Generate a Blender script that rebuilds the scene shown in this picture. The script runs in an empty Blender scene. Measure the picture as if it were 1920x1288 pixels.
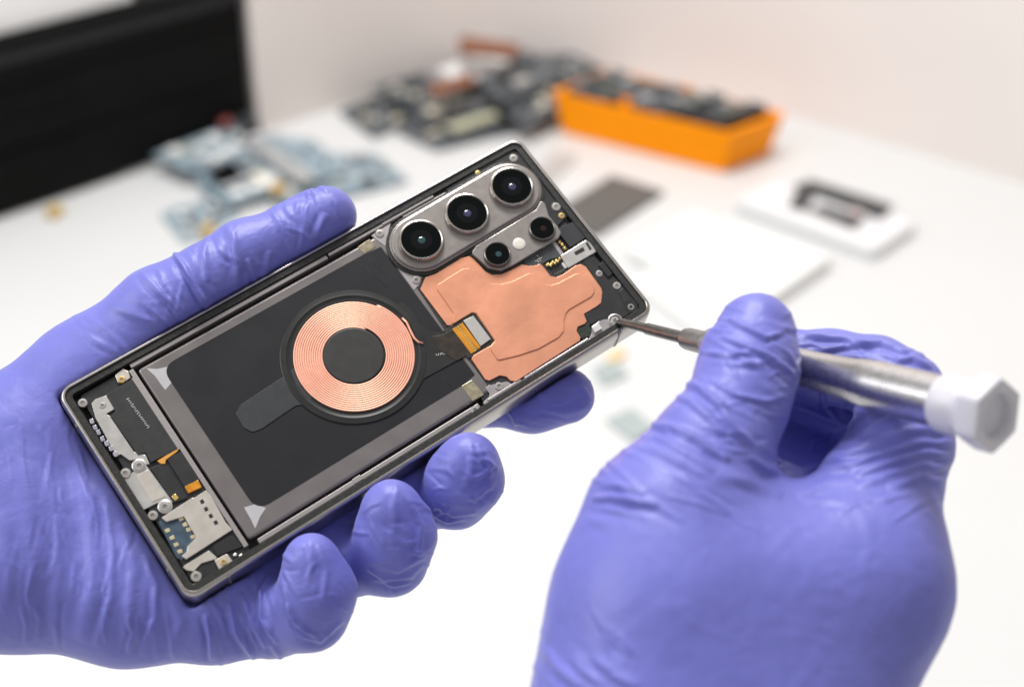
import bpy, bmesh, math, random
import numpy as np
from mathutils import Vector, Matrix

# ------------------------------------------------------------------ camera, world, lamps, exposure
scene = bpy.context.scene
MM = 0.001
FOC = 2800.0                      # focal length in photo pixels (1920 wide)
PITCH = math.radians(30.0)
CAM_H = 600.0                     # camera height over the table, mm

cam_data = bpy.data.cameras.new('camera')
cam = bpy.data.objects.new('camera', cam_data)
scene.collection.objects.link(cam)
cam.location = (0, 0, CAM_H * MM)
cam.rotation_euler = (math.pi / 2 - PITCH, 0, 0)
cam_data.sensor_width = 36.0
cam_data.lens = FOC / 1920 * 36.0
cam_data.clip_start = 0.01
cam_data.clip_end = 50
cam_data.dof.use_dof = True
cam_data.dof.focus_distance = 0.434
cam_data.dof.aperture_fstop = 7.0
scene.camera = cam

world = bpy.data.worlds.new('World')
scene.world = world
world.use_nodes = True
bg = world.node_tree.nodes['Background']
bg.inputs['Color'].default_value = (1.0, 0.985, 0.97, 1)
bg.inputs['Strength'].default_value = 0.45

def area_lamp(name, loc, target, size, power, color=(1, 1, 1)):
    d = bpy.data.lights.new(name, 'AREA')
    d.shape = 'RECTANGLE'
    d.size, d.size_y = size
    d.energy = power
    d.color = color
    o = bpy.data.objects.new(name, d)
    scene.collection.objects.link(o)
    o.location = loc
    o.rotation_euler = (Vector(target) - Vector(loc)).to_track_quat('-Z', 'Y').to_euler()
    return o

area_lamp('ceiling_lamp', (-0.16, 1.12, 1.95), (0.0, 0.7, 0.2), (0.7, 0.6), 36.0, (1.0, 0.985, 0.965))
area_lamp('left_fill_lamp', (-1.4, 0.2, 1.3), (0.0, 0.6, 0.3), (0.9, 0.9), 15.0, (0.97, 0.985, 1.0))  # added fill from the left to brighten the gloves, no window stands here

scene.view_settings.view_transform = 'Standard'
scene.view_settings.look = 'None'
scene.view_settings.gamma = 1.0
scene.view_settings.exposure = 0.06
scene.render.engine = 'CYCLES'
scene.cycles.use_denoising = True
scene.cycles.max_bounces = 8

# ------------------------------------------------------------------ frames of reference
CP, SP = math.cos(PITCH), math.sin(PITCH)
RIGHT = np.array([1.0, 0, 0]); FWD = np.array([0, CP, -SP]); DOWN = np.array([0, -SP, -CP])
CAM2W = np.stack([RIGHT, DOWN, FWD], 1)          # columns
CAMPOS = np.array([0, 0, CAM_H])
PH_R = np.array([[0.808664, -0.577486, 0.112127], [-0.490984, -0.767544, -0.41208], [0.324033, 0.278182, -0.904222]])
PH_T = np.array([-42.597, 1.535, 437.397])
PL, PS, PTH = 162.3, 73.0, 11.0                    # phone length, width, thickness, mm

def ray(u, v):
    return np.array([(u - 960) / FOC, (v - 644) / FOC, 1.0])

def ph(u, v, z=0.0):
    """a point traced on the phone, on its plane of height z, in phone millimetres"""
    r = ray(u, v); n = PH_R[:, 2]; o = PH_T + n * z
    return PH_R.T @ (r * ((n @ o) / (n @ r)) - PH_T)

def cam_pt(u, v, d):
    return ray(u, v) * d

def cam_to_world(p):
    return (np.asarray(p) @ CAM2W.T) + CAMPOS

def phone_to_world(p):
    return cam_to_world(np.asarray(p) @ PH_R.T + PH_T)

def tb(u, v, z=0.0):
    """a point of the table, or of a level z mm above it"""
    r = ray(u, v) @ CAM2W.T
    return CAMPOS + r * ((z - CAM_H) / r[2])

CROPS = {'A': (90, 640, .4039), 'G': (100, 680, .2329), 'H': (200, 840, .2329), 'C': (420, 500, .2796),
         'U': (680, 240, .295), 'K': (760, 460, .25), 'L': (680, 300, .1708), 'T': (1000, 420, .1863),
         'B': (700, 620, .1553), 'M': (400, 400, .2329), 'F': (0, 0, 1.0), 'V': (0, 320, .3727), 'W': (480, 680, .45)}
def ct(k, pts, z=0.0):
    ox, oy, s = CROPS[k]
    return [tuple(ph(ox + x * s, oy + y * s, z)[:2]) for x, y in pts]
def c1(k, x, y, z=0.0):
    return ct(k, [(x, y)], z)[0]

# ------------------------------------------------------------------ materials
MATS = {}
def mat(name, color, rough=0.5, metal=0.0, var=0.06, scale=400.0, bump=0.0, bscale=900.0, coat=0.0, sheen=0.0,
        spec=0.5, emit=None, trans=0.0, stretch=None, ior=1.45):
    if name in MATS: return MATS[name]
    m = bpy.data.materials.new(name); m.use_nodes = True
    nt = m.node_tree; b = nt.nodes['Principled BSDF']
    tc = nt.nodes.new('ShaderNodeTexCoord')
    mp = nt.nodes.new('ShaderNodeMapping'); nt.links.new(tc.outputs['Object'], mp.inputs['Vector'])
    if stretch: mp.inputs['Scale'].default_value = stretch
    n = nt.nodes.new('ShaderNodeTexNoise'); n.inputs['Scale'].default_value = scale; n.inputs['Detail'].default_value = 5
    nt.links.new(mp.outputs['Vector'], n.inputs['Vector'])
    r = nt.nodes.new('ShaderNodeValToRGB')
    r.color_ramp.elements[0].position = 0.3; r.color_ramp.elements[1].position = 0.7
    c = np.array(color)
    r.color_ramp.elements[0].color = (*np.clip(c * (1 - var), 0, 1), 1)
    r.color_ramp.elements[1].color = (*np.clip(c * (1 + var), 0, 1), 1)
    nt.links.new(n.outputs['Fac'], r.inputs['Fac']); nt.links.new(r.outputs['Color'], b.inputs['Base Color'])
    mr = nt.nodes.new('ShaderNodeMapRange')
    mr.inputs['To Min'].default_value = max(0.0, rough * 0.85); mr.inputs['To Max'].default_value = min(1, rough * 1.15)
    nt.links.new(n.outputs['Fac'], mr.inputs['Value']); nt.links.new(mr.outputs['Result'], b.inputs['Roughness'])
    b.inputs['Metallic'].default_value = metal
    b.inputs['Specular IOR Level'].default_value = spec
    b.inputs['Coat Weight'].default_value = coat
    b.inputs['Coat Roughness'].default_value = 0.05
    b.inputs['IOR'].default_value = ior
    if sheen:
        b.inputs['Sheen Weight'].default_value = sheen; b.inputs['Sheen Roughness'].default_value = 0.4
    if trans: b.inputs['Transmission Weight'].default_value = trans
    if emit:
        b.inputs['Emission Color'].default_value = (*emit[0], 1); b.inputs['Emission Strength'].default_value = emit[1]
    if bump:
        n2 = nt.nodes.new('ShaderNodeTexNoise'); n2.inputs['Scale'].default_value = bscale; n2.inputs['Detail'].default_value = 4
        nt.links.new(mp.outputs['Vector'], n2.inputs['Vector'])
        bp = nt.nodes.new('ShaderNodeBump'); bp.inputs['Strength'].default_value = bump; bp.inputs['Distance'].default_value = 0.0003
        nt.links.new(n2.outputs['Fac'], bp.inputs['Height']); nt.links.new(bp.outputs['Normal'], b.inputs['Normal'])
    MATS[name] = m
    return m

M_GLOVE = mat('purple_nitrile', (0.150, 0.157, 0.515), 0.46, var=0.06, scale=60, bump=0.10, bscale=700, sheen=0.10, spec=0.5)
def glove_relief(m):
    nt = m.node_tree; b = nt.nodes['Principled BSDF']; old = b.inputs['Normal'].links[0].from_socket
    tc = nt.nodes.new('ShaderNodeTexCoord'); n = nt.nodes.new('ShaderNodeTexNoise')
    n.inputs['Scale'].default_value = 130; n.inputs['Detail'].default_value = 3; n.inputs['Distortion'].default_value = 1.4
    nt.links.new(tc.outputs['Object'], n.inputs['Vector'])
    bp = nt.nodes.new('ShaderNodeBump'); bp.inputs['Strength'].default_value = 0.28; bp.inputs['Distance'].default_value = 0.0009
    nt.links.new(n.outputs['Fac'], bp.inputs['Height']); nt.links.new(old, bp.inputs['Normal']); nt.links.new(bp.outputs['Normal'], b.inputs['Normal'])
glove_relief(M_GLOVE)
M_TITAN = mat('titanium_grey', (0.42, 0.395, 0.37), 0.30, 1.0, var=0.05, bump=0.03, bscale=3000)
M_RAIL = mat('brushed_midframe', (0.32, 0.295, 0.29), 0.46, 0.7, var=0.08, stretch=(0.1, 1, 1), scale=2500)
M_MAUVE = mat('mauve_bracket_metal', (0.45, 0.41, 0.42), 0.36, 0.8, var=0.06)
M_GASKET = mat('black_gasket', (0.022, 0.022, 0.021), 0.38, var=0.3, scale=900, bump=0.35, bscale=1500)
M_PLASTIC = mat('black_plastic', (0.017, 0.0175, 0.019), 0.42, var=0.2, bump=0.1, bscale=2500)
M_DEEP = mat('deep_black', (0.006, 0.006, 0.006), 0.6, var=0.2)
M_FILM = mat('black_film', (0.012, 0.0125, 0.015), 0.46, var=0.10, scale=90, bump=0.04, bscale=500, spec=0.3)
M_SHEET = mat('coil_base_film', (0.021, 0.0205, 0.020), 0.38, var=0.10, scale=200, spec=0.35)
M_SPEAKER = mat('speaker_label', (0.022, 0.022, 0.022), 0.45, var=0.1)
M_POUCH = mat('battery_pouch', (0.235, 0.215, 0.212), 0.32, 0.75, var=0.05, scale=150, bump=0.05, bscale=300)
M_WHITE_TAPE = mat('white_tape', (0.42, 0.41, 0.42), 0.5, var=0.03)
M_COPPER = mat('copper_sheet', (0.69, 0.305, 0.185), 0.42, 0.55, var=0.11, scale=75, bump=0.14, bscale=350)
M_COIL = mat('copper_wire', (0.80, 0.40, 0.285), 0.46, 0.6, var=0.04)
M_CAMPLATE = mat('camera_plate', (0.32, 0.292, 0.276), 0.34, 0.8, var=0.03)
M_RING = mat('lens_ring_metal', (0.46, 0.425, 0.40), 0.24, 1.0, var=0.03)
M_GLASS = mat('lens_black_glass', (0.003, 0.004, 0.004), 0.08, var=0.1, spec=0.12)
M_LENSIN = mat('inner_lens_ring', (0.004, 0.0045, 0.006), 0.2, spec=.2, var=0.1)
M_LENSBLUE = mat('lens_blue_coating', (0.035, 0.035, 0.10), 0.12, var=0.2, coat=1.0)
M_LENSTEAL = mat('lens_teal_coating', (0.012, 0.05, 0.055), 0.10, var=0.2, coat=1.0)
M_FLASH = mat('flash_diffuser', (0.66, 0.62, 0.55), 0.3, var=0.05, coat=0.5)
M_SCREW = mat('screw_steel', (0.60, 0.57, 0.54), 0.28, 0.9, var=0.06)
M_SCREWIN = mat('screw_recess', (0.20, 0.185, 0.17), 0.5, 0.6, var=0.2)
M_GOLD = mat('gold_contact', (0.85, 0.60, 0.22), 0.28, 0.9, var=0.12, scale=1500)
M_SILVER = mat('silver_bracket', (0.56, 0.54, 0.52), 0.34, 0.75, var=0.07, scale=300)
M_CAGE = mat('sim_cage_steel', (0.60, 0.555, 0.50), 0.36, 0.7, var=0.05, scale=300)
M_BLUEPCB = mat('blue_green_carrier', (0.045, 0.075, 0.105), 0.4, var=0.25, scale=700)
M_GREENPCB = mat('green_black_board', (0.022, 0.030, 0.020), 0.4, var=0.4, scale=900)
M_FLEX = mat('amber_flex', (0.60, 0.25, 0.025), 0.25, 0.25, var=0.35, scale=700, stretch=(1, .2, 1))
M_INK = mat('white_print', (0.50, 0.50, 0.50), 0.6, var=0.1)
M_ANT = mat('antenna_band', (0.13, 0.125, 0.12), 0.45, var=0.05)
M_STEEL = mat('dark_blade_steel', (0.165, 0.16, 0.155), 0.34, 0.9, var=0.15, stretch=(1, 1, 1), scale=500)
M_HANDLE = mat('brushed_handle', (0.50, 0.485, 0.49), 0.28, 1.0, var=0.05, scale=500)
M_CAPWHITE = mat('white_cap_plastic', (0.60, 0.585, 0.635), 0.35, var=0.02)
M_TABLE = mat('white_table', (0.595, 0.60, 0.60), 0.35, var=0.015, scale=4)
M_WALL = mat('pinkish_wall', (0.78, 0.72, 0.69), 0.8, var=0.02, scale=6, bump=0.1, bscale=120)
M_BLACK = mat('black_lacquer', (0.004, 0.004, 0.004), 0.6, var=0.2, scale=40, spec=0.12)
M_ORANGE = mat('orange_plastic', (1.0, 0.31, 0.0), 0.5, spec=0.15, var=0.03, scale=40)
M_DARKPCB = mat('dark_board', (0.085, 0.095, 0.105), 0.45, var=0.4, scale=120)
M_BLUEBOARD = mat('blue_board', (0.24, 0.31, 0.355), 0.4, var=0.35, scale=90)
M_CHIP = mat('chip_black', (0.035, 0.038, 0.040), 0.4, var=0.1)
M_CHIPGREY = mat('shield_can', (0.55, 0.56, 0.57), 0.35, 0.6, var=0.1, scale=80)
M_CREAM = mat('cream_connector', (0.62, 0.57, 0.44), 0.5, var=0.08, scale=80)
M_BROWN = mat('brown_copper_strip', (0.24, 0.10, 0.055), 0.45, 0.3, var=0.15, scale=60)
M_RED = mat('red_plastic', (0.45, 0.03, 0.02), 0.4)
M_YELLOW = mat('amber_plastic', (0.50, 0.33, 0.09), 0.45)
M_SCREEN = mat('dull_grey_screen', (0.095, 0.092, 0.086), 0.5, var=0.05, scale=20)
M_WHITEPL = mat('white_phone_plastic', (0.68, 0.68, 0.69), 0.3, var=0.01)
M_PAPER = mat('white_card', (0.72, 0.72, 0.71), 0.6, var=0.01)
M_GREYGREEN = mat('grey_green_plastic', (0.34, 0.39, 0.39), 0.5, var=0.1, scale=60)

# ------------------------------------------------------------------ mesh helpers
COL = scene.collection
def tag(o, label=None, cat=None, group=None, kind=None):
    if label: o['label'] = label
    if cat: o['category'] = cat
    if group: o['group'] = group
    if kind: o['kind'] = kind
    return o

def link_mesh(name, me, material, parent=None, smooth=False):
    o = bpy.data.objects.new(name, me); COL.objects.link(o)
    if material and not me.materials: me.materials.append(material)
    if parent: o.parent = parent
    if smooth:
        me.polygons.foreach_set('use_smooth', [True] * len(me.polygons))
    return o

def raw(name, verts, faces, material, parent=None, smooth=False, bevel=0.0, seg=2, scale=MM, angle=35):
    me = bpy.data.meshes.new(name)
    me.from_pydata([tuple(np.asarray(v, float) * scale) for v in verts], [], faces)
    me.update()
    o = link_mesh(name, me, material, parent, smooth)
    if bevel:
        b = o.modifiers.new('bevel', 'BEVEL'); b.width = bevel * scale; b.segments = seg
        b.limit_method = 'ANGLE'; b.angle_limit = math.radians(angle); b.harden_normals = False
    return o

def area2(p):
    return sum(p[i][0] * p[(i + 1) % len(p)][1] - p[(i + 1) % len(p)][0] * p[i][1] for i in range(len(p)))

def round_poly(pts, r, n=5):
    """rounds every corner of a polygon with radius r (mm), shortened where edges are short"""
    out = []; N = len(pts)
    for i in range(N):
        p0, p, p2 = np.array(pts[i - 1]), np.array(pts[i]), np.array(pts[(i + 1) % N])
        a, b = p0 - p, p2 - p; la, lb = np.linalg.norm(a), np.linalg.norm(b)
        if la < 1e-6 or lb < 1e-6: continue
        a /= la; b /= lb
        ang = math.acos(np.clip(a @ b, -1, 1))
        rr = r[i] if isinstance(r, (list, tuple)) else r
        if ang > math.pi - 0.08 or rr <= 0: out.append(tuple(p)); continue
        t = min(rr / math.tan(ang / 2), la * 0.45, lb * 0.45)
        s, e = p + a * t, p + b * t
        for k in range(n + 1):
            q = k / n
            out.append(tuple((1 - q) ** 2 * s + 2 * q * (1 - q) * p + q * q * e))
    return out

def prism(name, pts, z0, z1, material, parent=None, bevel=0.0, r=0.0, seg=2):
    if r: pts = round_poly(pts, r)
    if area2(pts) < 0: pts = pts[::-1]
    n = len(pts)
    V = [(x, y, z0) for x, y in pts] + [(x, y, z1) for x, y in pts]
    F = [list(range(n))[::-1], list(range(n, 2 * n))] + [[i, (i + 1) % n, n + (i + 1) % n, n + i] for i in range(n)]
    return raw(name, V, F, material, parent, bevel=bevel, seg=seg)

def lathe_data(profile, n=40, center=(0, 0), caps=True):
    V, F = [], []
    for r, z in profile:
        for k in range(n):
            a = 2 * math.pi * k / n
            V.append((center[0] + r * math.cos(a), center[1] + r * math.sin(a), z))
    m = len(profile)
    for j in range(m - 1):
        for k in range(n):
            F.append([j * n + k, j * n + (k + 1) % n, (j + 1) * n + (k + 1) % n, (j + 1) * n + k])
    if caps:
        F.append(list(range(n))[::-1]); F.append([(m - 1) * n + k for k in range(n)])
    return V, F

def lathe(name, profile, material, parent=None, center=(0, 0), n=40, smooth=True, caps=True):
    V, F = lathe_data(profile, n, center, caps)
    o = raw(name, V, F, material, parent)
    if smooth:
        me = o.data
        me.polygons.foreach_set('use_smooth', [len(p.vertices) == 4 for p in me.polygons])
        e = o.modifiers.new('split', 'EDGE_SPLIT'); e.split_angle = math.radians(32)
    return o

def tube_data(pts, r, sides=6, closed=False):
    pts = [np.asarray(p, float) for p in pts]; n = len(pts); V, F = [], []
    for i in range(n):
        a = pts[(i - 1) % n] if closed else pts[max(i - 1, 0)]
        b = pts[(i + 1) % n] if closed else pts[min(i + 1, n - 1)]
        t = b - a; t /= np.linalg.norm(t) + 1e-12
        up = np.array([0, 0, 1.0]) if abs(t[2]) < .9 else np.array([1.0, 0, 0])
        s = np.cross(t, up); s /= np.linalg.norm(s); w = np.cross(s, t)
        ri = r[i] if hasattr(r, '__len__') else r
        for k in range(sides):
            q = 2 * math.pi * k / sides
            V.append(pts[i] + ri * (math.cos(q) * s + math.sin(q) * w))
    for i in range(n if closed else n - 1):
        for k in range(sides):
            F.append([i * sides + k, ((i + 1) % n) * sides + k, ((i + 1) % n) * sides + (k + 1) % sides, i * sides + (k + 1) % sides])
    if not closed:
        F.append(list(range(sides))); F.append([(n - 1) * sides + k for k in range(sides)][::-1])
    return V, F

def empty(name, loc=(0, 0, 0)):
    o = bpy.data.objects.new(name, None); COL.objects.link(o); o.location = loc; o.empty_display_size = 0.02
    return o

# ------------------------------------------------------------------ setting: table top and the two walls meeting in a corner
def line_hit(a, b, c, d):
    a, b, c, d = [np.array(p[:2]) for p in (a, b, c, d)]
    s = np.linalg.solve(np.stack([b - a, -(d - c)], 1), c - a)
    return a + (b - a) * s[0]

wl0, wl1 = tb(480, 250), tb(690, 185)
wr0, wr1 = tb(1920, 345), tb(1480, 215)
corner = line_hit(wl0, wl1, wr0, wr1)
dl = (wl0[:2] - corner); dl /= np.linalg.norm(dl)
dr = (wr0[:2] - corner); dr /= np.linalg.norm(dr)
LL = float(np.linalg.norm(tb(490, 249)[:2] - corner)); RF = min(420.0, LL * .8)
path = [corner + dl * LL]
for k in range(17):
    q = k / 16; path.append((1 - q) ** 2 * (corner + dl * RF) + 2 * q * (1 - q) * corner + q * q * (corner + dr * RF))
path.append(corner + dr * 1900)
cin = np.array([0.0, 0.0])
V, F = [], []
for i, p in enumerate(path):
    t = path[min(i + 1, len(path) - 1)] - path[max(i - 1, 0)]; n = np.array([-t[1], t[0]]); n /= np.linalg.norm(n)
    if n @ (cin - p) > 0: n = -n
    for off in (0, 60):
        for z in (-100, 1300): V.append((*(p + n * off), z))
for i in range(len(path) - 1):
    a_, b_ = 4 * i, 4 * i + 4
    F += [[a_, b_, b_ + 1, a_ + 1], [a_ + 2, a_ + 3, b_ + 3, b_ + 2], [a_ + 1, b_ + 1, b_ + 3, a_ + 3], [a_, a_ + 2, b_ + 2, b_]]
F += [[0, 1, 3, 2], [4 * len(path) - 4, 4 * len(path) - 2, 4 * len(path) - 1, 4 * len(path) - 3]]
o = raw('wall', V, F, M_WALL); tag(o, kind='structure')
me = o.data; bm = bmesh.new(); bm.from_mesh(me); bmesh.ops.recalc_face_normals(bm, faces=bm.faces); bm.to_mesh(me); bm.free()
for p in me.polygons: p.use_smooth = True
o.modifiers.new('split', 'EDGE_SPLIT').split_angle = math.radians(40)
cl = corner + dl * 1850; cr = corner + dr * 1850
o = prism('table_top', [tuple(corner), tuple(cl), (cl[0], -300), (cr[0], -300), tuple(cr)], -30, 0, M_TABLE)
tag(o, 'glossy white table top under everything', 'table', kind='structure')

# ------------------------------------------------------------------ the opened phone
PM = np.eye(4); PM[:3, :3] = CAM2W @ PH_R; PM[:3, 3] = phone_to_world([0, 0, 0]) * MM
phone = empty('opened_phone'); phone.matrix_world = Matrix(PM.tolist())
tag(phone, 'opened grey smartphone without its back cover, held in the left glove', 'smartphone')

def rrect(L, S, r, n=8):
    out = []
    for cx, cy, a0 in ((L / 2 - r, S / 2 - r, 0), (-L / 2 + r, S / 2 - r, 90), (-L / 2 + r, -S / 2 + r, 180), (L / 2 - r, -S / 2 + r, 270)):
        for k in range(n + 1):
            a = math.radians(a0 + 90 * k / n); out.append((cx + r * math.cos(a), cy + r * math.sin(a)))
    return out

def sweep(name, rings, material, parent, closed=True, smooth=True):
    """rings: (inset, z) of rounded rectangles joined into one surface"""
    V, F = [], []; n = 4 * 13
    for ins, z in rings:
        for x, y in rrect(PL - 2 * ins, PS - 2 * ins, max(4.6 - ins, 0.8), 12): V.append((x, y, z))
    m = len(rings)
    for j in range(m if closed else m - 1):
        for k in range(n):
            j2 = (j + 1) % m
            F.append([j * n + k, j * n + (k + 1) % n, j2 * n + (k + 1) % n, j2 * n + k])
    o = raw(name, V, F, material, parent, smooth=smooth)
    e = o.modifiers.new('split', 'EDGE_SPLIT'); e.split_angle = math.radians(38)
    return o

sweep('frame', [(0.9, -PTH), (0.25, -PTH + 0.7), (0.0, -PTH + 2.0), (0.0, -2.4), (0.15, -1.0), (0.5, -0.22), (0.85, 0.0), (1.25, 0.0), (1.42, -0.15), (1.45, -0.75), (1.45, -PTH + 0.5), (6, -PTH + .4), (6, -PTH)], M_TITAN, phone)
sweep('gasket', [(1.48, -0.75), (1.6, -0.6), (3.3, -0.6), (3.45, -0.75), (3.5, -4.6), (1.48, -4.6)], M_GASKET, phone)
prism('midframe_floor', rrect(PL - 8.6, PS - 8.6, 2.0), -5.4, -4.0, M_DEEP, phone)

# antenna bands crossing the rim
def antenna(x, y, ax):
    if ax == 'y':
        s = 1 if y > 0 else -1
        raw('antenna_band', *box_data(x - .45, x + .45, s * (PS / 2 - 0.6), s * (PS / 2 + .06), -PTH + .9, -.15), M_ANT, phone)
    else:
        s = 1 if x > 0 else -1
        raw('antenna_band', *box_data(s * (PL / 2 - 0.6), s * (PL / 2 + .06), y - .45, y + .45, -PTH + .9, -.15), M_ANT, phone)
def box_data(x0, x1, y0, y1, z0, z1):
    x0, x1 = min(x0, x1), max(x0, x1); y0, y1 = min(y0, y1), max(y0, y1)
    V = [(x0, y0, z0), (x1, y0, z0), (x1, y1, z0), (x0, y1, z0), (x0, y0, z1), (x1, y0, z1), (x1, y1, z1), (x0, y1, z1)]
    F = [[3, 2, 1, 0], [4, 5, 6, 7], [0, 1, 5, 4], [1, 2, 6, 5], [2, 3, 7, 6], [3, 0, 4, 7]]
    return V, F
antenna(-PL / 2, c1('F', 140, 799)[1], 'x')
antenna(-PL / 2, c1('F', 314, 1068)[1], 'x')
antenna(c1('F', 433, 1085)[0], -PS / 2, 'y')
antenna(c1('F', 1165, 625)[0], -PS / 2, 'y')

def plate(name, crop, pts, z0, z1, material, bevel=0.12, r=0.3, parent=None):
    return prism(name, ct(crop, pts, z1), z0, z1, material, parent or phone, bevel=bevel, r=r)

# black carrier plates
plate('lower_carrier', 'F', [(150, 742), (240, 690), (470, 1030), (365, 1098)], -4.0, -1.9, M_PLASTIC, r=1.0)
plate('upper_carrier', 'F', [(700, 430), (955, 285), (1200, 590), (1150, 625), (912, 762)], -4.0, -1.75, M_PLASTIC, r=1.0)
plate('corner_carrier', 'T', [(470, 330), (620, 330), (880, 600), (1060, 800), (1060, 860), (900, 940), (700, 960), (580, 1010), (520, 920), (690, 800), (690, 650)], -1.75, -1.15, M_PLASTIC, r=.5)
plate('side_carrier', 'U', [(520, 400), (940, 140), (1010, 170), (1170, 360), (1300, 560), (1220, 640), (960, 240), (820, 260), (560, 400)], -1.75, -1.1, M_PLASTIC, r=.5)

# midframe rails
def mm_plate(name, x0, x1, y0, y1, z0, z1, m, bevel=.12, r=.3, parent=None):
    return prism(name, [(x0, y0), (x1, y0), (x1, y1), (x0, y1)], z0, z1, m, parent or phone, bevel=bevel, r=r)
mm_plate('rail', -59.5, 7, 31.5, 32.95, -4, -1.15, M_RAIL, .25)
mm_plate('rail', 7.6, 33, 31.9, 32.95, -4, -1.0, M_RAIL, .2)
mm_plate('rail', 27, 46, 32.1, 32.95, -4, -.85, M_RAIL, .2)
mm_plate('rail', 34, 50, 30.9, 31.9, -4, -1.2, M_RAIL, .2)
mm_plate('rail', -56.5, -24, -32.95, -31.4, -4, -1.0, M_RAIL, .25)
mm_plate('rail', -23.4, 18, -32.95, -31.5, -4, -1.1, M_RAIL, .25)
mm_plate('rail_clip', -25.4, -22.6, -32.9, -31.2, -4, -.85, M_RAIL, .2)
mm_plate('rail', -60.6, -59.2, -31.6, 31.2, -4, -1.2, M_RAIL, .3)
mm_plate('rail', 21, 33, -32.95, -32.0, -4, -1.0, M_RAIL, .2)
mm_plate('rail', 34, 58, -32.95, -32.2, -4, -1.1, M_MAUVE, .2)

# battery
bat = mm_plate('battery', -58.4, 24.6, -30.3, 30.4, -4.1, -1.45, M_POUCH, bevel=2.4, r=1.2)
bat.modifiers['bevel'].segments = 6
film = prism('black_film', round_poly([(-52.3, 27.3), (17, 27.1), (22.6, 26.5), (22.5, -23.6), (17.4, -24.3), (-52.2, -24.4)], [4.5, .1, .3, .3, .1, 4.5], 8), -1.44, -1.3, M_FILM, bat, bevel=.05)
plate('white_tape', 'A', [(456, 124), (505, 128), (560, 116), (610, 150), (545, 225), (528, 205), (498, 162)], -1.5, -1.41, M_WHITE_TAPE, bevel=.02, r=.1, parent=bat)
plate('white_tape', 'A', [(962, 868), (940, 822), (910, 770), (960, 755), (1012, 772), (985, 812)], -1.5, -1.41, M_WHITE_TAPE, bevel=.02, r=.1, parent=bat)
M_TAPE = mat('yellowed_tape', (0.34, 0.30, 0.20), 0.25, 0.3, var=0.3, scale=500)
plate('yellowed_tape', 'B', [(1060, 665), (1190, 590), (1340, 770), (1200, 850)], -4, -1.3, M_TAPE, bevel=.4, parent=bat)
plate('yellowed_tape', 'M', [(1160, 270), (1260, 205), (1310, 270), (1215, 330)], -4, -1.3, M_TAPE, bevel=.4, parent=bat)
# creases in the film, left by the pull tape
for k, pts in (('M', [(1225, 325), (1290, 400), (1370, 480), (1430, 560)]), ('M', [(1200, 400), (1290, 500), (1400, 600)]), ('B', [(820, 540), (870, 600), (960, 690)])):
    P3 = [(*c1(k, x, y, -1.4), -1.34) for x, y in pts]
    V, F = tube_data(P3, [0.03, 0.09, 0.07, 0.03][:len(P3)], 8)
    raw('film_crease', V, F, M_FILM, bat, smooth=True)

# wireless charging coil
CC = (-4.1, 0.5); RC = 17.7
coil = lathe('charging_coil', [(0.001, -1.3), (21.4, -1.3), (21.45, -1.1), (21.2, -0.92), (20.0, -0.86), (19.6, -0.80), (19.3, -0.95), (18.6, -1.12), (18.4, -1.12), (0.001, -1.12)], M_SHEET, phone, CC, 96, caps=False)
pts = []; N = 13
for i in range(N * 80 + 1):
    q = i / 80.0; a = 2 * math.pi * q + 0.6
    r = 9.15 + (RC - 9.15) * q / N
    pts.append((CC[0] + r * math.cos(a), CC[1] + r * math.sin(a), -0.78))
V, F = tube_data(pts, 0.345, 8)
V = [(v[0], v[1], -0.82 + (v[2] + 0.78) * .36) for v in V]
wire = raw('copper_winding', V, F, M_COIL, coil, smooth=True)
lathe('core_disc', [(0.001, -1.1), (8.75, -1.1), (8.8, -0.86), (8.7, -0.8), (8.4, -0.8), (0.001, -0.8)], mat('core_black', (0.028, 0.0275, 0.026), 0.42, var=0.08, scale=300), coil, CC, 64, caps=False)
lead = [(*c1('C', x, y, -.7), z) for x, y, z in ((1195, 345, -.75), (1225, 375, -.6), (1250, 430, -.55), (1275, 480, -.55), (1300, 505, -.6), (1335, 515, -.75))]
V, F = tube_data(lead, 0.36, 8); raw('wire_lead', V, F, M_COIL, coil, smooth=True)
plate('pull_tab', 'C', [(400, 735), (110, 925), (78, 985), (130, 1078), (190, 1108), (250, 1088), (480, 932), (560, 920), (640, 800), (520, 640)], -1.3, -1.08, mat('pull_tab_film', (0.036, 0.038, 0.040), 0.36, var=0.06), bevel=.1, r=1.6, parent=coil)
plate('flex_cable', 'C', [(1180, 220), (1260, 290), (1320, 390), (1390, 435), (1470, 448), (1580, 385), (1690, 560), (1340, 750), (1290, 850), (1150, 700), (1150, 400)], -1.36, -1.05, M_SHEET, bevel=.06, r=1.2, parent=coil)
plate('connector_well', 'C', [(1470, 430), (1660, 305), (1690, 310), (1820, 490), (1810, 510), (1640, 615)], -1.7, -.95, mat('well_black', (0.02, 0.021, 0.016), 0.4, var=.5, scale=1800), bevel=.05, r=.4, parent=coil)
plate('bronze_ribbon', 'C', [(1390, 470), (1470, 455), (1560, 405), (1665, 575), (1560, 630), (1440, 560)], -1.07, -.94, mat('bronze_ribbon', (0.045, 0.036, 0.029), .3, .3, var=.25, scale=350), bevel=.04, r=.8, parent=coil)
plate('amber_flex', 'C', [(1532, 418), (1600, 376), (1722, 538), (1658, 584)], -1.05, -.86, M_FLEX, bevel=.04, r=.1, parent=coil)
plate('connector_shield', 'C', [(1605, 362), (1672, 328), (1790, 484), (1722, 532)], -.95, -.45, mat('connector_grey', (0.44, 0.42, 0.395), 0.42, .4, var=.03), bevel=.12, r=.2, parent=coil)
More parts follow.
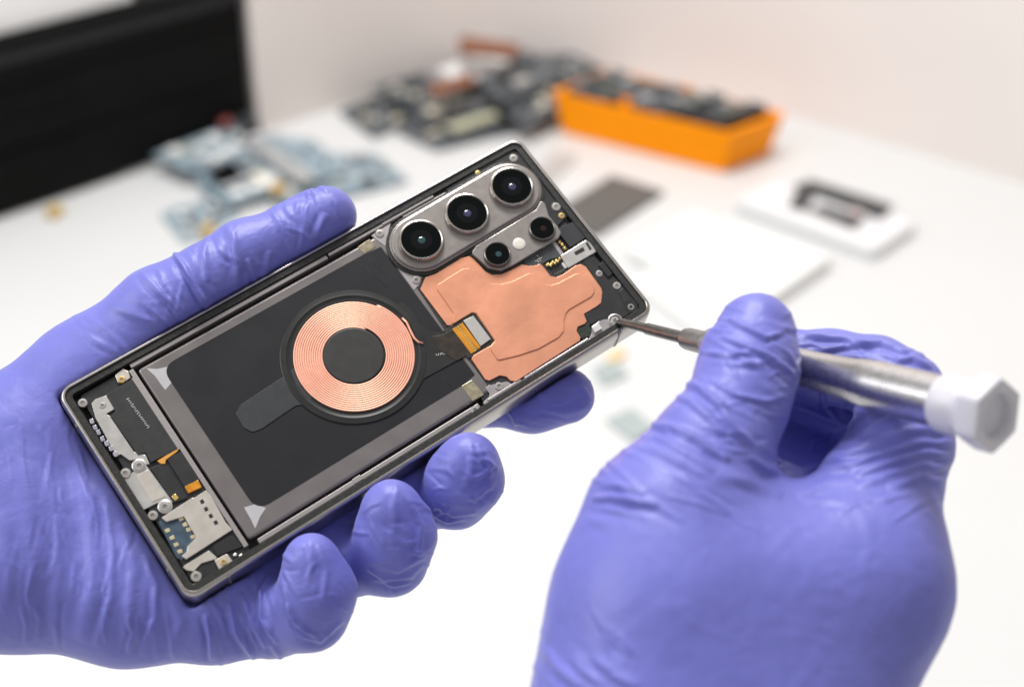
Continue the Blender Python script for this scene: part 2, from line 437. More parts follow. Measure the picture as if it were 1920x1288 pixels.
for i in range(11):
    q = i / 10; x, y = 1572 + q * 112, 402 + q * 158
    plate('gold_pad', 'C', [(x - 9, y - 3), (x + 3, y - 10), (x + 9, y + 2), (x - 3, y + 9)], -.86, -.78, M_GOLD, bevel=0, r=0, parent=coil)

# copper shield over the main board
cu = [(150, 240), (230, 212), (420, 95), (480, 82), (520, 105), (600, 195), (650, 220), (720, 218), (780, 190), (870, 142), (930, 155), (985, 150), (1010, 135), (1035, 160), (1090, 230), (1130, 240), (1180, 220), (1280, 150), (1320, 142), (1355, 160), (1470, 320), (1478, 350), (1470, 430), (1440, 455), (1340, 515), (1362, 570), (1345, 590), (1295, 610), (1285, 640), (1315, 690), (1310, 715), (830, 1020), (790, 1015), (760, 985), (710, 975), (630, 1015), (600, 1005), (495, 850), (510, 825), (640, 750), (670, 715), (530, 515), (500, 508), (340, 600), (315, 600), (112, 330)]
base = plate('board_gasket', 'K', [(130, 215), (440, 60), (500, 60), (620, 190), (720, 195), (870, 118), (1000, 110), (1060, 170), (1120, 215), (1300, 115), (1360, 130), (1500, 320), (1500, 450), (1370, 530), (1390, 590), (1300, 720), (840, 1045), (760, 1020), (620, 1050), (460, 840), (300, 640), (90, 320)], -1.74, -1.3, M_GASKET, r=.5)
shield = plate('copper_shield', 'K', cu, -1.3, -.85, M_COPPER, bevel=.16, r=.5)
em = [(240, 295), (430, 175), (480, 170), (520, 192), (580, 250), (640, 285), (720, 290), (800, 270), (930, 207), (960, 210), (1000, 245), (1050, 290), (1090, 298), (1140, 285), (1280, 212), (1310, 212), (1340, 228), (1415, 322), (1418, 350), (1395, 385), (1230, 480), (1205, 510), (1190, 560), (1190, 640), (1150, 690), (1000, 775), (850, 825), (710, 858), (690, 855), (632, 765), (676, 716), (534, 509), (500, 502), (362, 588), (350, 575), (365, 510), (235, 325)]
plate('embossed_panel', 'K', em, -.9, -.55, M_COPPER, bevel=.3, r=.8, parent=shield)

# camera block
Z3 = 1.6
def lens_pt(k, x, y, z=Z3): return c1(k, x, y, z)
l1, l2, l3 = c1('F', 790, 449, 2.3), c1('F', 876, 399, 2.3), c1('F', 960, 349, 2.3)
s1, s2 = c1('F', 933, 475, 1.5), c1('F', 1017, 427, 1.5)
fl = c1('F', 974, 455, 1.0)
def stadium(p, q, r, n=20):
    p, q = np.array(p), np.array(q); d = q - p; a0 = math.atan2(d[1], d[0]); out = []
    for c, s in ((q, -90), (p, 90)):
        for k in range(n + 1):
            a = a0 + math.radians(s + 180 * k / n); out.append((c[0] + r * math.cos(a), c[1] + r * math.sin(a)))
    return out
cam_block = prism('camera_block', stadium(l1, l3, 9.0), -4, 0.75, M_CAMPLATE, phone, bevel=.45, seg=3)
prism('block_gasket', stadium(l1, l3, 10.6), -4, -.75, M_GASKET, cam_block, bevel=.25)
prism('block_step', stadium(l1, l3, 9.6), -4, -.05, M_CAMPLATE, cam_block, bevel=.3)
low = plate('small_lens_plate', 'U', [(690, 795), (720, 750), (1100, 520), (1135, 460), (1160, 480), (1185, 560), (1240, 625), (1262, 665), (1245, 700), (960, 870), (880, 905), (800, 890), (755, 850)], -4, .15, M_CAMPLATE, bevel=.25, r=1.0, parent=cam_block)
def big_lens(c, inner):
    g = lathe('lens', [(7.0, .6), (7.05, 1.3), (6.9, 2.0), (6.7, 2.35), (6.4, 2.42), (6.15, 2.25), (6.1, 1.5)], M_RING, phone, c, 64, caps=False)
    lathe('lens_glass', [(6.2, 1.4), (6.2, 2.08), (6.0, 2.16), (5.8, 2.16), (0.001, 2.16)], M_GLASS, g, c, 64, caps=False)
    lathe('inner_ring', [(3.3, 2.1), (3.3, 2.185), (0.001, 2.185)], M_LENSIN, g, c, 48, caps=False)
    lathe('inner_lens', [(1.2, 2.15), (1.1, 2.22), (.7, 2.3), (.001, 2.34)], inner, g, (c[0], c[1] - .2), 32, caps=False)
big_lens(l1, M_LENSTEAL); big_lens(l2, M_LENSBLUE); big_lens(l3, M_LENSBLUE)
for c, inner in ((s1, M_LENSTEAL), (s2, mat('lens_dark_red', (0.02, 0.004, 0.004), 0.15))):
    g = lathe('small_lens', [(4.2, .0), (4.25, .8), (4.1, 1.3), (3.85, 1.45), (3.7, 1.3), (3.65, .9)], mat('dark_ring_metal', (0.2, 0.185, 0.18), 0.3, 1.0), phone, c, 48, caps=False)
    lathe('lens_glass', [(3.75, .8), (3.75, 1.22), (3.6, 1.28), (3.4, 1.28), (0.001, 1.28)], M_GLASS, g, c, 48, caps=False)
    lathe('inner_lens', [(.95, 1.26), (.9, 1.34), (.5, 1.4), (.001, 1.42)], inner, g, (c[0] + .2, c[1] - .3), 24, caps=False)
lathe('flash', [(2.0, .1), (2.0, .3), (1.8, .42), (1.0, .5), (.001, .52)], M_FLASH, phone, fl, 32, caps=False)

# screws, one shared mesh for each kind
def screw_meshes(r):
    V, F = lathe_data([(r, -1.0), (r, .0), (r * .93, .12), (r * .45, .18), (r * .34, .05), (.001, .02)], 32, caps=False)
    me = bpy.data.meshes.new('screw'); me.from_pydata([tuple(np.array(v) * MM) for v in V], [], F); me.materials.append(M_SCREW)
    me.materials.append(M_SCREWIN)
    for i, p in enumerate(me.polygons):
        p.material_index = 1 if i >= 3 * 32 else 0
    return me
SC = {}
def screw(k, x, y, r=1.25, z=-1.2, m=None):
    if (r, m) not in SC:
        me = screw_meshes(r)
        if m: me.materials[0] = m
        SC[(r, m)] = me
    o = bpy.data.objects.new('screw', SC[(r, m)]); COL.objects.link(o); o.parent = phone
    p = c1(k, x, y, z + .2); o.location = (p[0] * MM, p[1] * MM, z * MM); o.rotation_euler = (0, 0, x)
for a in (('F', 963, 296, 1.35, -1.0), ('F', 1043, 387, 1.45, -.95), ('F', 1157, 535, 1.25, -1.0), ('F', 1183, 575, 1.35, -1.1), ('F', 712, 437, 1.35, -1.1),
          ('F', 781, 524, 1.3, -1.1), ('F', 936, 723, 1.25, -1.1), ('F', 891, 768, 1.35, -.9), ('G', 235, 320, 1.35, -1.2), ('G', 580, 885, 1.45, -1.1),
          ('G', 690, 825, 1.5, -1.05), ('G', 800, 1225, 1.4, -1.1), ('G', 900, 1155, 1.5, -1.05), ('H', 720, 1030, 1.5, -1.2), ('F', 1154, 601, 1.5, -1.0), ('G', 395, 340, .95, -1.25)):
    screw(*a)
for a in (('F', 896, 324, .85, -1.0, M_GOLD), ('F', 1053, 404, 1.0, -1.0, M_GOLD), ('G', 550, 132, 1.1, -1.1, M_GOLD), ('H', 940, 912, .9, -.95, M_GOLD), ('T', 665, 495, 1.1, -1.15, M_MAUVE)):
    screw(*a)

# brackets near the screws
plate('screw_bracket', 'L', [(95, 830), (310, 690), (290, 760), (250, 950), (215, 920)], -4, -1.3, M_MAUVE, bevel=.15, r=.2)
plate('screw_bracket', 'U', [(222, 890), (385, 950), (372, 985), (325, 1030)], -4, -1.3, M_MAUVE, bevel=.15, r=.2)
plate('screw_bracket', 'K', [(600, 1070), (690, 1005), (750, 1005), (800, 1040), (868, 1030), (740, 1105), (600, 1195), (580, 1180), (625, 1140), (632, 1110)], -4, -1.35, M_MAUVE, bevel=.2, r=.3)
plate('screw_bracket', 'B', [(1070, 1010), (1180, 930), (1290, 900), (1305, 980), (1210, 1030), (1130, 1020), (1090, 1050)], -4, -1.2, M_MAUVE, bevel=.2, r=.3)
plate('screw_bracket', 'G', [(495, 100), (560, 45), (605, 70), (620, 120), (560, 165), (520, 160)], -4, -1.3, M_CAGE, bevel=.15, r=.3)
plate('side_bracket', 'K', [(1400, 605), (1512, 530), (1540, 575), (1560, 625), (1180, 850), (1160, 832), (1380, 700), (1398, 655)], -1.75, -1.25, M_MAUVE, bevel=.12, r=.3)
plate('white_switch', 'K', [(1398, 612), (1448, 580), (1478, 622), (1424, 655)], -1.3, -.45, mat('switch_white', (0.66, 0.64, 0.60), .3, .2), bevel=.2, r=.15)
plate('green_board', 'K', [(1290, 640), (1308, 605), (1368, 588), (1398, 640), (1388, 682), (1322, 702)], -1.75, -1.25, M_GREENPCB, r=.3)
lathe('screw_seat', [(2.3, -1.8), (2.3, -1.05), (2.0, -.95), (1.75, -1.05), (1.75, -1.6)], M_MAUVE, phone, c1('F', 1154, 601, -1), 32, caps=False)
plate('rubber_stop', 'T', [(655, 415), (700, 365), (800, 500), (755, 540)], -1.3, -.6, M_DEEP, bevel=.2, r=.4)
plate('foam_pad', 'T', [(250, 85), (290, 20), (410, -20), (525, 140), (372, 236)], -1.8, -.95, mat('pad_black', (0.022, 0.023, 0.027), .5), bevel=.12, r=.3)
plate('foam_pad', 'T', [(860, 680), (900, 640), (1050, 800), (1040, 870), (960, 900)], -1.3, -.95, M_PLASTIC, bevel=.12, r=.3)
usb = plate('silver_connector', 'T', [(272, 322), (530, 160), (600, 205), (632, 280), (352, 442)], -1.8, -.8, M_SILVER, bevel=.15, r=.3)
plate('connector_slot', 'T', [(408, 285), (500, 232), (520, 270), (430, 318)], -.85, -.77, M_DEEP, bevel=0, r=.1, parent=usb)
plate('connector_slot', 'T', [(525, 195), (545, 180), (588, 250), (570, 270)], -.85, -.77, M_DEEP, bevel=0, r=.1, parent=usb)
plate('grey_ribbon', 'T', [(-120, 300), (190, 180), (225, 190), (300, 300), (255, 335), (170, 355), (60, 420), (-60, 440)], -1.8, -1.2, mat('ribbon_grey', (0.06, 0.064, 0.068), .35, var=.15), bevel=.08, r=.2)
plate('light_strip', 'T', [(190, 190), (225, 180), (305, 300), (275, 318)], -1.3, -1.05, M_MAUVE, bevel=.08, r=.1)
random.seed(4)
for i in range(9):
    x, y = 140 + i * 15 + random.uniform(-4, 4), 425 - i * 8 + random.uniform(-14, 14)
    plate('gold_contact', 'T', [(x - 14, y - 4), (x + 4, y - 15), (x + 14, y + 4), (x - 4, y + 14)], -1.3, -.9 + random.uniform(0, .15), M_GOLD, bevel=.05, r=.08)
for x, y in ((266, 182), (292, 208), (318, 244)):
    plate('gold_contact', 'T', [(x - 16, y - 6), (x + 4, y - 16), (x + 16, y + 6), (x - 4, y + 16)], -1.8, -1.1, M_GOLD, bevel=.06, r=.1)
plate('white_component', 'T', [(285, 400), (305, 385), (342, 435), (320, 448)], -1.8, -1.05, mat('switch_white', (0.66, 0.64, 0.60)), bevel=.05, r=.1)
for i in range(14):
    x, y = random.uniform(20, 110), random.uniform(300, 380)
    plate('tiny_component', 'T', [(x - 7, y - 3), (x + 3, y - 7), (x + 7, y + 3), (x - 3, y + 7)], -1.3, -1.0, random.choice([M_CAGE, M_GREENPCB, M_SILVER]), bevel=0, r=0)
for x, y, m in ((1020, 945, M_DEEP), (1050, 928, M_SILVER), (1085, 912, M_INK), (1125, 870, M_GREENPCB), (1170, 840, M_MAUVE), (1000, 950, M_SILVER), (960, 965, M_MAUVE)):
    plate('edge_component', 'K', [(x - 24, y + 4), (x + 14, y - 20), (x + 24, y - 2), (x - 12, y + 20)], -4, -1.2, m, bevel=.1, r=.1)
plate('edge_strip', 'K', [(690, 1110), (990, 935), (1000, 955), (700, 1130)], -4, -1.3, M_MAUVE, bevel=.1, r=.1)

# lower modules
plate('charge_port_bracket', 'G', [(308, 325), (335, 295), (425, 262), (492, 372), (420, 412), (455, 430), (650, 718), (745, 745), (778, 822), (720, 805), (680, 775), (615, 785), (545, 735), (510, 745), (470, 680), (340, 440)], -1.95, -1.3, M_SILVER, bevel=.12, r=.4)
speaker = plate('speaker_module', 'G', [(428, 250), (632, 132), (1003, 690), (785, 802), (742, 722), (682, 742), (462, 430), (498, 390)], -1.95, -1.05, M_SPEAKER, bevel=.15, r=.4)
# unreadable printed line on the speaker, as small strokes
random.seed(9)
for i in range(15):
    q = i / 14; x, y = 600 + q * 165, 290 + q * 228
    w = random.uniform(8, 14); a = random.uniform(-.9, .5)
    dx, dy = math.cos(a) * w, math.sin(a) * w
    nx, ny = -math.sin(a) * 2.6, math.cos(a) * 2.6
    plate('print_stroke', 'G', [(x - dx - nx, y - dy - ny), (x + dx - nx, y + dy - ny), (x + dx + nx, y + dy + ny), (x - dx + nx, y - dy + ny)], -1.06, -1.03, M_INK, bevel=0, r=0, parent=speaker)
for i in range(6):
    q = i / 5; x, y = 1425 + q * 70, 590 - q * 12
    w = random.uniform(6, 12); a = random.uniform(.4, 2.2)
    dx, dy = math.cos(a) * w, math.sin(a) * w; nx, ny = -math.sin(a) * 2, math.cos(a) * 2
    plate('print_stroke', 'C', [(x - dx - nx, y - dy - ny), (x + dx - nx, y + dy - ny), (x + dx + nx, y + dy + ny), (x - dx + nx, y - dy + ny)], -1.06, -1.02, M_INK, bevel=0, r=0, parent=coil)
plate('speaker_rim', 'G', [(630, 125), (645, 118), (1030, 690), (1005, 700)], -1.95, -1.15, M_RAIL, bevel=.1, r=.1)
plate('amber_edge', 'G', [(835, 790), (1000, 688), (1003, 708), (905, 780), (900, 812), (868, 812)], -1.95, -1.2, mat('orange_flex', (0.75, 0.36, 0.08), .3, .3), bevel=.08, r=.1)  # thin edge of the flex, orange by its own colour
plate('flex_pad', 'G', [(915, 775), (1045, 702), (1070, 705), (1195, 925), (1180, 945), (1062, 1005)], -1.95, -1.35, M_PLASTIC, bevel=.12, r=.4)
plate('flex_pad', 'G', [(780, 845), (895, 805), (1085, 1085), (970, 1130)], -1.95, -1.45, M_PLASTIC, bevel=.12, r=.4)
plate('amber_flex', 'G', [(1055, 995), (1165, 942), (1195, 1000), (1085, 1050)], -1.95, -1.25, M_FLEX, bevel=.12, r=.3)
plate('gold_pad', 'G', [(950, 1075), (980, 1050), (1012, 1085), (980, 1115)], -1.95, -1.15, M_GOLD, bevel=.15, r=.5)
plate('port_cover', 'G', [(548, 955), (640, 880), (752, 832), (965, 1125), (830, 1130), (700, 1195)], -1.95, -1.4, M_SILVER, bevel=.12, r=.3)
plate('port_cover_panel', 'G', [(665, 905), (760, 860), (905, 1075), (795, 1120)], -1.45, -1.25, M_CAGE, bevel=.12, r=.3)
for x, y in ((690, 825), (900, 1155)):
    lathe('screw_lug', [(2.0, -1.95), (2.0, -1.25), (1.85, -1.15), (1.5, -1.13), (.001, -1.13)], M_SILVER, phone, c1('G', x, y, -1.1), 32, caps=False)
for i, (x, y) in enumerate(((310, 470), (335, 520), (362, 560), (395, 612), (430, 650), (465, 690), (500, 735))):
    plate('port_contact', 'G', [(x - 22, y - 14), (x + 8, y - 26), (x + 24, y + 12), (x - 6, y + 24)], -1.9, -1.05 - .1 * (i % 3), mat('glitter_metal', (0.50, 0.48, 0.55), .3, .8, var=.2, scale=2500), bevel=.15, r=.25)
blue = plate('card_carrier', 'H', [(415, 590), (620, 540), (740, 715), (650, 820), (610, 900), (560, 880)], -1.95, -1.75, M_BLUEPCB, bevel=.06, r=.2)
cage = plate('sim_cage', 'H', [(560, 480), (690, 398), (700, 402), (800, 338), (842, 385), (960, 598), (1012, 655), (640, 893), (602, 868), (645, 832), (650, 790), (722, 716), (622, 548), (482, 592), (440, 560)], -1.75, -1.1, M_CAGE, bevel=.12, r=.3)
for x, y in ((768, 430), (800, 490), (838, 545), (878, 598)):
    h = plate('cage_slot', 'H', [(x - 20, y - 8), (x + 6, y - 22), (x + 22, y + 8), (x - 6, y + 22)], -1.12, -1.07, M_DEEP, bevel=0, r=.1, parent=cage)
for x, y in ((490, 662), (527, 720), (560, 775), (632, 615), (695, 712), (600, 568), (660, 655), (590, 830)):
    plate('card_contact', 'H', [(x - 24, y - 6), (x + 12, y - 20), (x + 24, y + 6), (x - 12, y + 20)], -1.77, -1.62, mat('pale_gold', (0.78, 0.66, 0.42), .3, .8), bevel=.05, r=.1)
plate('silver_foot', 'H', [(608, 955), (822, 822), (895, 885), (762, 925), (700, 990), (645, 982)], -1.95, -1.5, M_CAGE, bevel=.12, r=.4)
plate('contact_square', 'H', [(868, 900), (970, 848), (1018, 915), (912, 988)], -1.95, -1.15, M_CAGE, bevel=.15, r=.3)
plate('black_block', 'H', [(850, 790), (1000, 700), (1100, 790), (940, 850), (890, 870)], -1.95, -1.35, M_DEEP, bevel=.12, r=.3)
for x, y in ((1035, 856), (1082, 862)):
    lathe('metal_dot', [(.5, -1.9), (.5, -1.2), (.3, -1.05), (.001, -1.0)], M_SCREW, phone, c1('H', x, y, -1.1), 14, caps=False)

# ------------------------------------------------------------------ signed-distance modelling for the gloved hands
class Grid:
    def __init__(s, lo, hi, h):
        s.h = h; s.lo = np.array(lo, float)
        s.n = np.ceil((np.array(hi) - s.lo) / h).astype(int) + 1
        s.ax = [s.lo[i] + h * np.arange(s.n[i]) for i in range(3)]
    def sub(s, lo, hi):
        return tuple(slice(max(0, int((lo[i] - s.lo[i]) / s.h)), min(s.n[i], int((hi[i] - s.lo[i]) / s.h) + 2)) for i in range(3))
    def pts(s, sl):
        return np.meshgrid(*[s.ax[i][sl[i]] for i in range(3)], indexing='ij', sparse=True)

def d_cone(X, a, b, ra, rb, flat=None):
    a, b = np.asarray(a, float), np.asarray(b, float); ba = b - a; L2 = ba @ ba + 1e-9
    px, py, pz = X[0] - a[0], X[1] - a[1], X[2] - a[2]
    t = np.clip((px * ba[0] + py * ba[1] + pz * ba[2]) / L2, 0, 1)
    qx, qy, qz = px - t * ba[0], py - t * ba[1], pz - t * ba[2]
    q2 = qx * qx + qy * qy + qz * qz
    if flat is not None:
        n, s = flat; n = np.asarray(n, float); n = n / np.linalg.norm(n)
        c = qx * n[0] + qy * n[1] + qz * n[2]
        q2 = q2 + c * c * (1 / (s * s) - 1)
    return np.sqrt(q2) - (ra + (rb - ra) * t)

def smin(a, b, k):
    h = np.maximum(k - np.abs(a - b), 0) / k
    return np.minimum(a, b) - h * h * k * 0.25

def add(grid, F, a, b, ra, rb, k, flat=None):
    m = max(ra, rb) + k + 3
    lo = np.minimum(a, b) - m; hi = np.maximum(a, b) + m
    sl = grid.sub(lo, hi); X = grid.pts(sl)
    F[sl] = smin(F[sl], d_cone(X, a, b, ra, rb, flat), k)

def chain(grid, F, pts, k):
    """pts: [(point, radius)...]"""
    for (a, ra), (b, rb) in zip(pts[:-1], pts[1:]): add(grid, F, np.asarray(a, float), np.asarray(b, float), ra, rb, k)

def surface_nets(F, grid):
    S = F < 0
    n = F.shape; c = tuple(k - 1 for k in n)
    acc = np.zeros(c + (3,)); cnt = np.zeros(c)
    corner = lambda A, i, j, k: A[i:i + c[0], j:j + c[1], k:k + c[2]]
    for ax in range(3):
        o1, o2 = [x for x in range(3) if x != ax]
        for p in (0, 1):
            for q in (0, 1):
                s0 = [0, 0, 0]; s0[o1] = p; s0[o2] = q; s1 = list(s0); s1[ax] = 1
                f0, f1 = corner(F, *s0), corner(F, *s1); m = corner(S, *s0) != corner(S, *s1)
                t = f0[m] / (f0[m] - f1[m])
                v = np.zeros((len(t), 3)); v[:, ax] = t; v[:, o1] = p; v[:, o2] = q
                acc[m] += v; cnt[m] += 1
    act = cnt > 0
    idx = -np.ones(c, int); ii = np.argwhere(act); idx[act] = np.arange(len(ii))
    V = grid.lo + grid.h * (ii + acc[act] / cnt[act][:, None])
    Q = []
    for ax in range(3):
        o1, o2 = [(1, 2), (2, 0), (0, 1)][ax]
        sl0 = [slice(1, c[i]) for i in range(3)]; sl0[ax] = slice(0, c[ax]); sl1 = list(sl0); sl1[ax] = slice(1, c[ax] + 1)
        a, b = S[tuple(sl0)], S[tuple(sl1)]
        for flip in (0, 1):
            m = (a & ~b) if not flip else (~a & b)
            e = np.argwhere(m); st = np.array([s.start for s in sl0]); e = e + st
            u = np.zeros(3, int); u[o1] = 1; w = np.zeros(3, int); w[o2] = 1
            q = np.stack([idx[tuple((e - u - w).T)], idx[tuple((e - w).T)], idx[tuple(e.T)], idx[tuple((e - u).T)]], 1)
            Q.append(q if not flip else q[:, ::-1])
    return V, np.concatenate(Q)

def normals(V, Q):
    d1 = V[Q[:, 2]] - V[Q[:, 0]]; d2 = V[Q[:, 3]] - V[Q[:, 1]]
    fn = np.cross(d1, d2); N = np.zeros_like(V)
    for k in range(4): np.add.at(N, Q[:, k], fn)
    return N / (np.linalg.norm(N, axis=1)[:, None] + 1e-12)

def laplace(V, Q, it, lam=0.5):
    E = np.concatenate([Q[:, [0, 1]], Q[:, [1, 2]], Q[:, [2, 3]], Q[:, [3, 0]]]); E = np.concatenate([E, E[:, ::-1]])
    cnt = np.bincount(E[:, 0], minlength=len(V))[:, None]
    for _ in range(it):
        S = np.stack([np.bincount(E[:, 0], V[E[:, 1], i], minlength=len(V)) for i in range(3)], 1)
        V = V + lam * (S / np.maximum(cnt, 1) - V)
    return V

def subdivide(V, Q):
    me = bpy.data.meshes.new('tmp'); me.from_pydata(V.tolist(), [], Q.tolist())
    o = bpy.data.objects.new('tmp', me); COL.objects.link(o)
    o.modifiers.new('s', 'SUBSURF').levels = 1
    dg = bpy.context.evaluated_depsgraph_get(); ev = o.evaluated_get(dg).to_mesh()
    V2 = np.zeros(len(ev.vertices) * 3); ev.vertices.foreach_get('co', V2)
    Q2 = np.zeros(len(ev.loops), int); ev.loops.foreach_get('vertex_index', Q2)
    bpy.data.objects.remove(o); bpy.data.meshes.remove(me)
    return V2.reshape(-1, 3), Q2.reshape(-1, 4)

def to_px(Pc):
    return np.stack([960 + FOC * Pc[:, 0] / Pc[:, 2], 644 + FOC * Pc[:, 1] / Pc[:, 2]], 1)

def fold(Pc, N, uv, face, line, w, amp, asym=0.6):
    """one fold of the glove: a ridge with a furrow on one side, along a traced line"""
    line = np.array(line, float)
    lo, hi = line.min(0) - 4 * w, line.max(0) + 4 * w
    m = np.where((uv[:, 0] > lo[0]) & (uv[:, 0] < hi[0]) & (uv[:, 1] > lo[1]) & (uv[:, 1] < hi[1]) & face)[0]
    if not len(m): return
    P = uv[m]; best = np.full(len(m), 1e9); sgn = np.zeros(len(m)); par = np.zeros(len(m))
    seg = line[1:] - line[:-1]; ln = np.linalg.norm(seg, axis=1); cum = np.concatenate([[0], np.cumsum(ln)]); tot = cum[-1]
    for i in range(len(seg)):
        d = P - line[i]; t = np.clip((d @ seg[i]) / (ln[i] ** 2 + 1e-9), 0, 1)
        q = d - t[:, None] * seg[i]; L = np.linalg.norm(q, axis=1)
        s = np.sign(seg[i][0] * d[:, 1] - seg[i][1] * d[:, 0])
        c = L < best; best[c] = L[c]; sgn[c] = s[c]; par[c] = (cum[i] + t[c] * ln[i]) / tot
    x = best * sgn / w
    prof = np.exp(-x * x) - 0.62 * asym * np.exp(-((x - 1.7) / 0.9) ** 2)
    tap = np.sqrt(np.clip(np.sin(np.pi * np.clip(par, 0.0, 1.0)), 0, 1))
    fl = np.exp(-(np.maximum(best - 3.2 * w, 0) / w) ** 2)
    Pc[m] += N[m] * (amp * prof * tap * fl)[:, None]

def smooth_noise(P, scale, seed):
    """value noise on a lattice, tricubic-ish"""
    rng = np.random.RandomState(seed); T = rng.rand(32, 32, 32)
    q = P / scale; i = np.floor(q).astype(int); f = q - i; f = f * f * (3 - 2 * f); r = 0
    for a in (0, 1):
        for b in (0, 1):
            for c in (0, 1):
                w = (f[:, 0] if a else 1 - f[:, 0]) * (f[:, 1] if b else 1 - f[:, 1]) * (f[:, 2] if c else 1 - f[:, 2])
                r = r + w * T[(i[:, 0] + a) % 32, (i[:, 1] + b) % 32, (i[:, 2] + c) % 32]
    return r - 0.5

def small_creases(seed, regions):
    """short fine creases of thin stretched nitrile; region: u0, u1, v0, v1, angle, spread, count, (length), (width), (depth)"""
    rnd = random.Random(seed); out = []
    for u0, u1, v0, v1, ang, spr, n, ln, wd, am in regions:
        for _ in range(n):
            u = rnd.uniform(u0, u1); v = rnd.uniform(v0, v1)
            if callable(ang): v, a = ang(u, rnd)
            else: a = ang
            a = math.radians(a + rnd.gauss(0, spr)); L = rnd.uniform(*ln) / 2; bow = rnd.uniform(-.25, .25) * L
            dx, dy = math.cos(a), math.sin(a)
            out.append(([(u - dx * L, v - dy * L), (u - dy * bow, v + dx * bow), (u + dx * L, v + dy * L)], rnd.uniform(*wd), rnd.choice((1, 1, -.7)) * rnd.uniform(*am), .7))
    return out

def finish_hand(name, Pc, Q, folds, label, seed):
    """Pc: vertices in camera millimetres"""
    N = normals(Pc, Q)
    if np.mean(np.einsum('ij,ij->i', N, Pc - Pc.mean(0))) < 0: Q = Q[:, ::-1]; N = -N
    Pc = Pc + N * (0.30 * smooth_noise(Pc, 9.0, seed) + 0.14 * smooth_noise(Pc, 3.1, seed + 1))[:, None]
    uv = to_px(Pc); face = np.einsum('ij,ij->i', N, Pc) < 0
    for line, w, amp, *rest in folds: fold(Pc, N, uv, face, line, w * .72, amp * 1.2, *rest)
    Pc = laplace(Pc, Q, 1, 0.25)
    W = cam_to_world(Pc); c = W.mean(0)
    me = bpy.data.meshes.new(name)
    me.from_pydata(((W - c) * MM).tolist(), [], Q.tolist()); me.update()
    o = link_mesh(name, me, M_GLOVE, None, smooth=True); o.location = c * MM
    tag(o, label, 'hand')
    return o

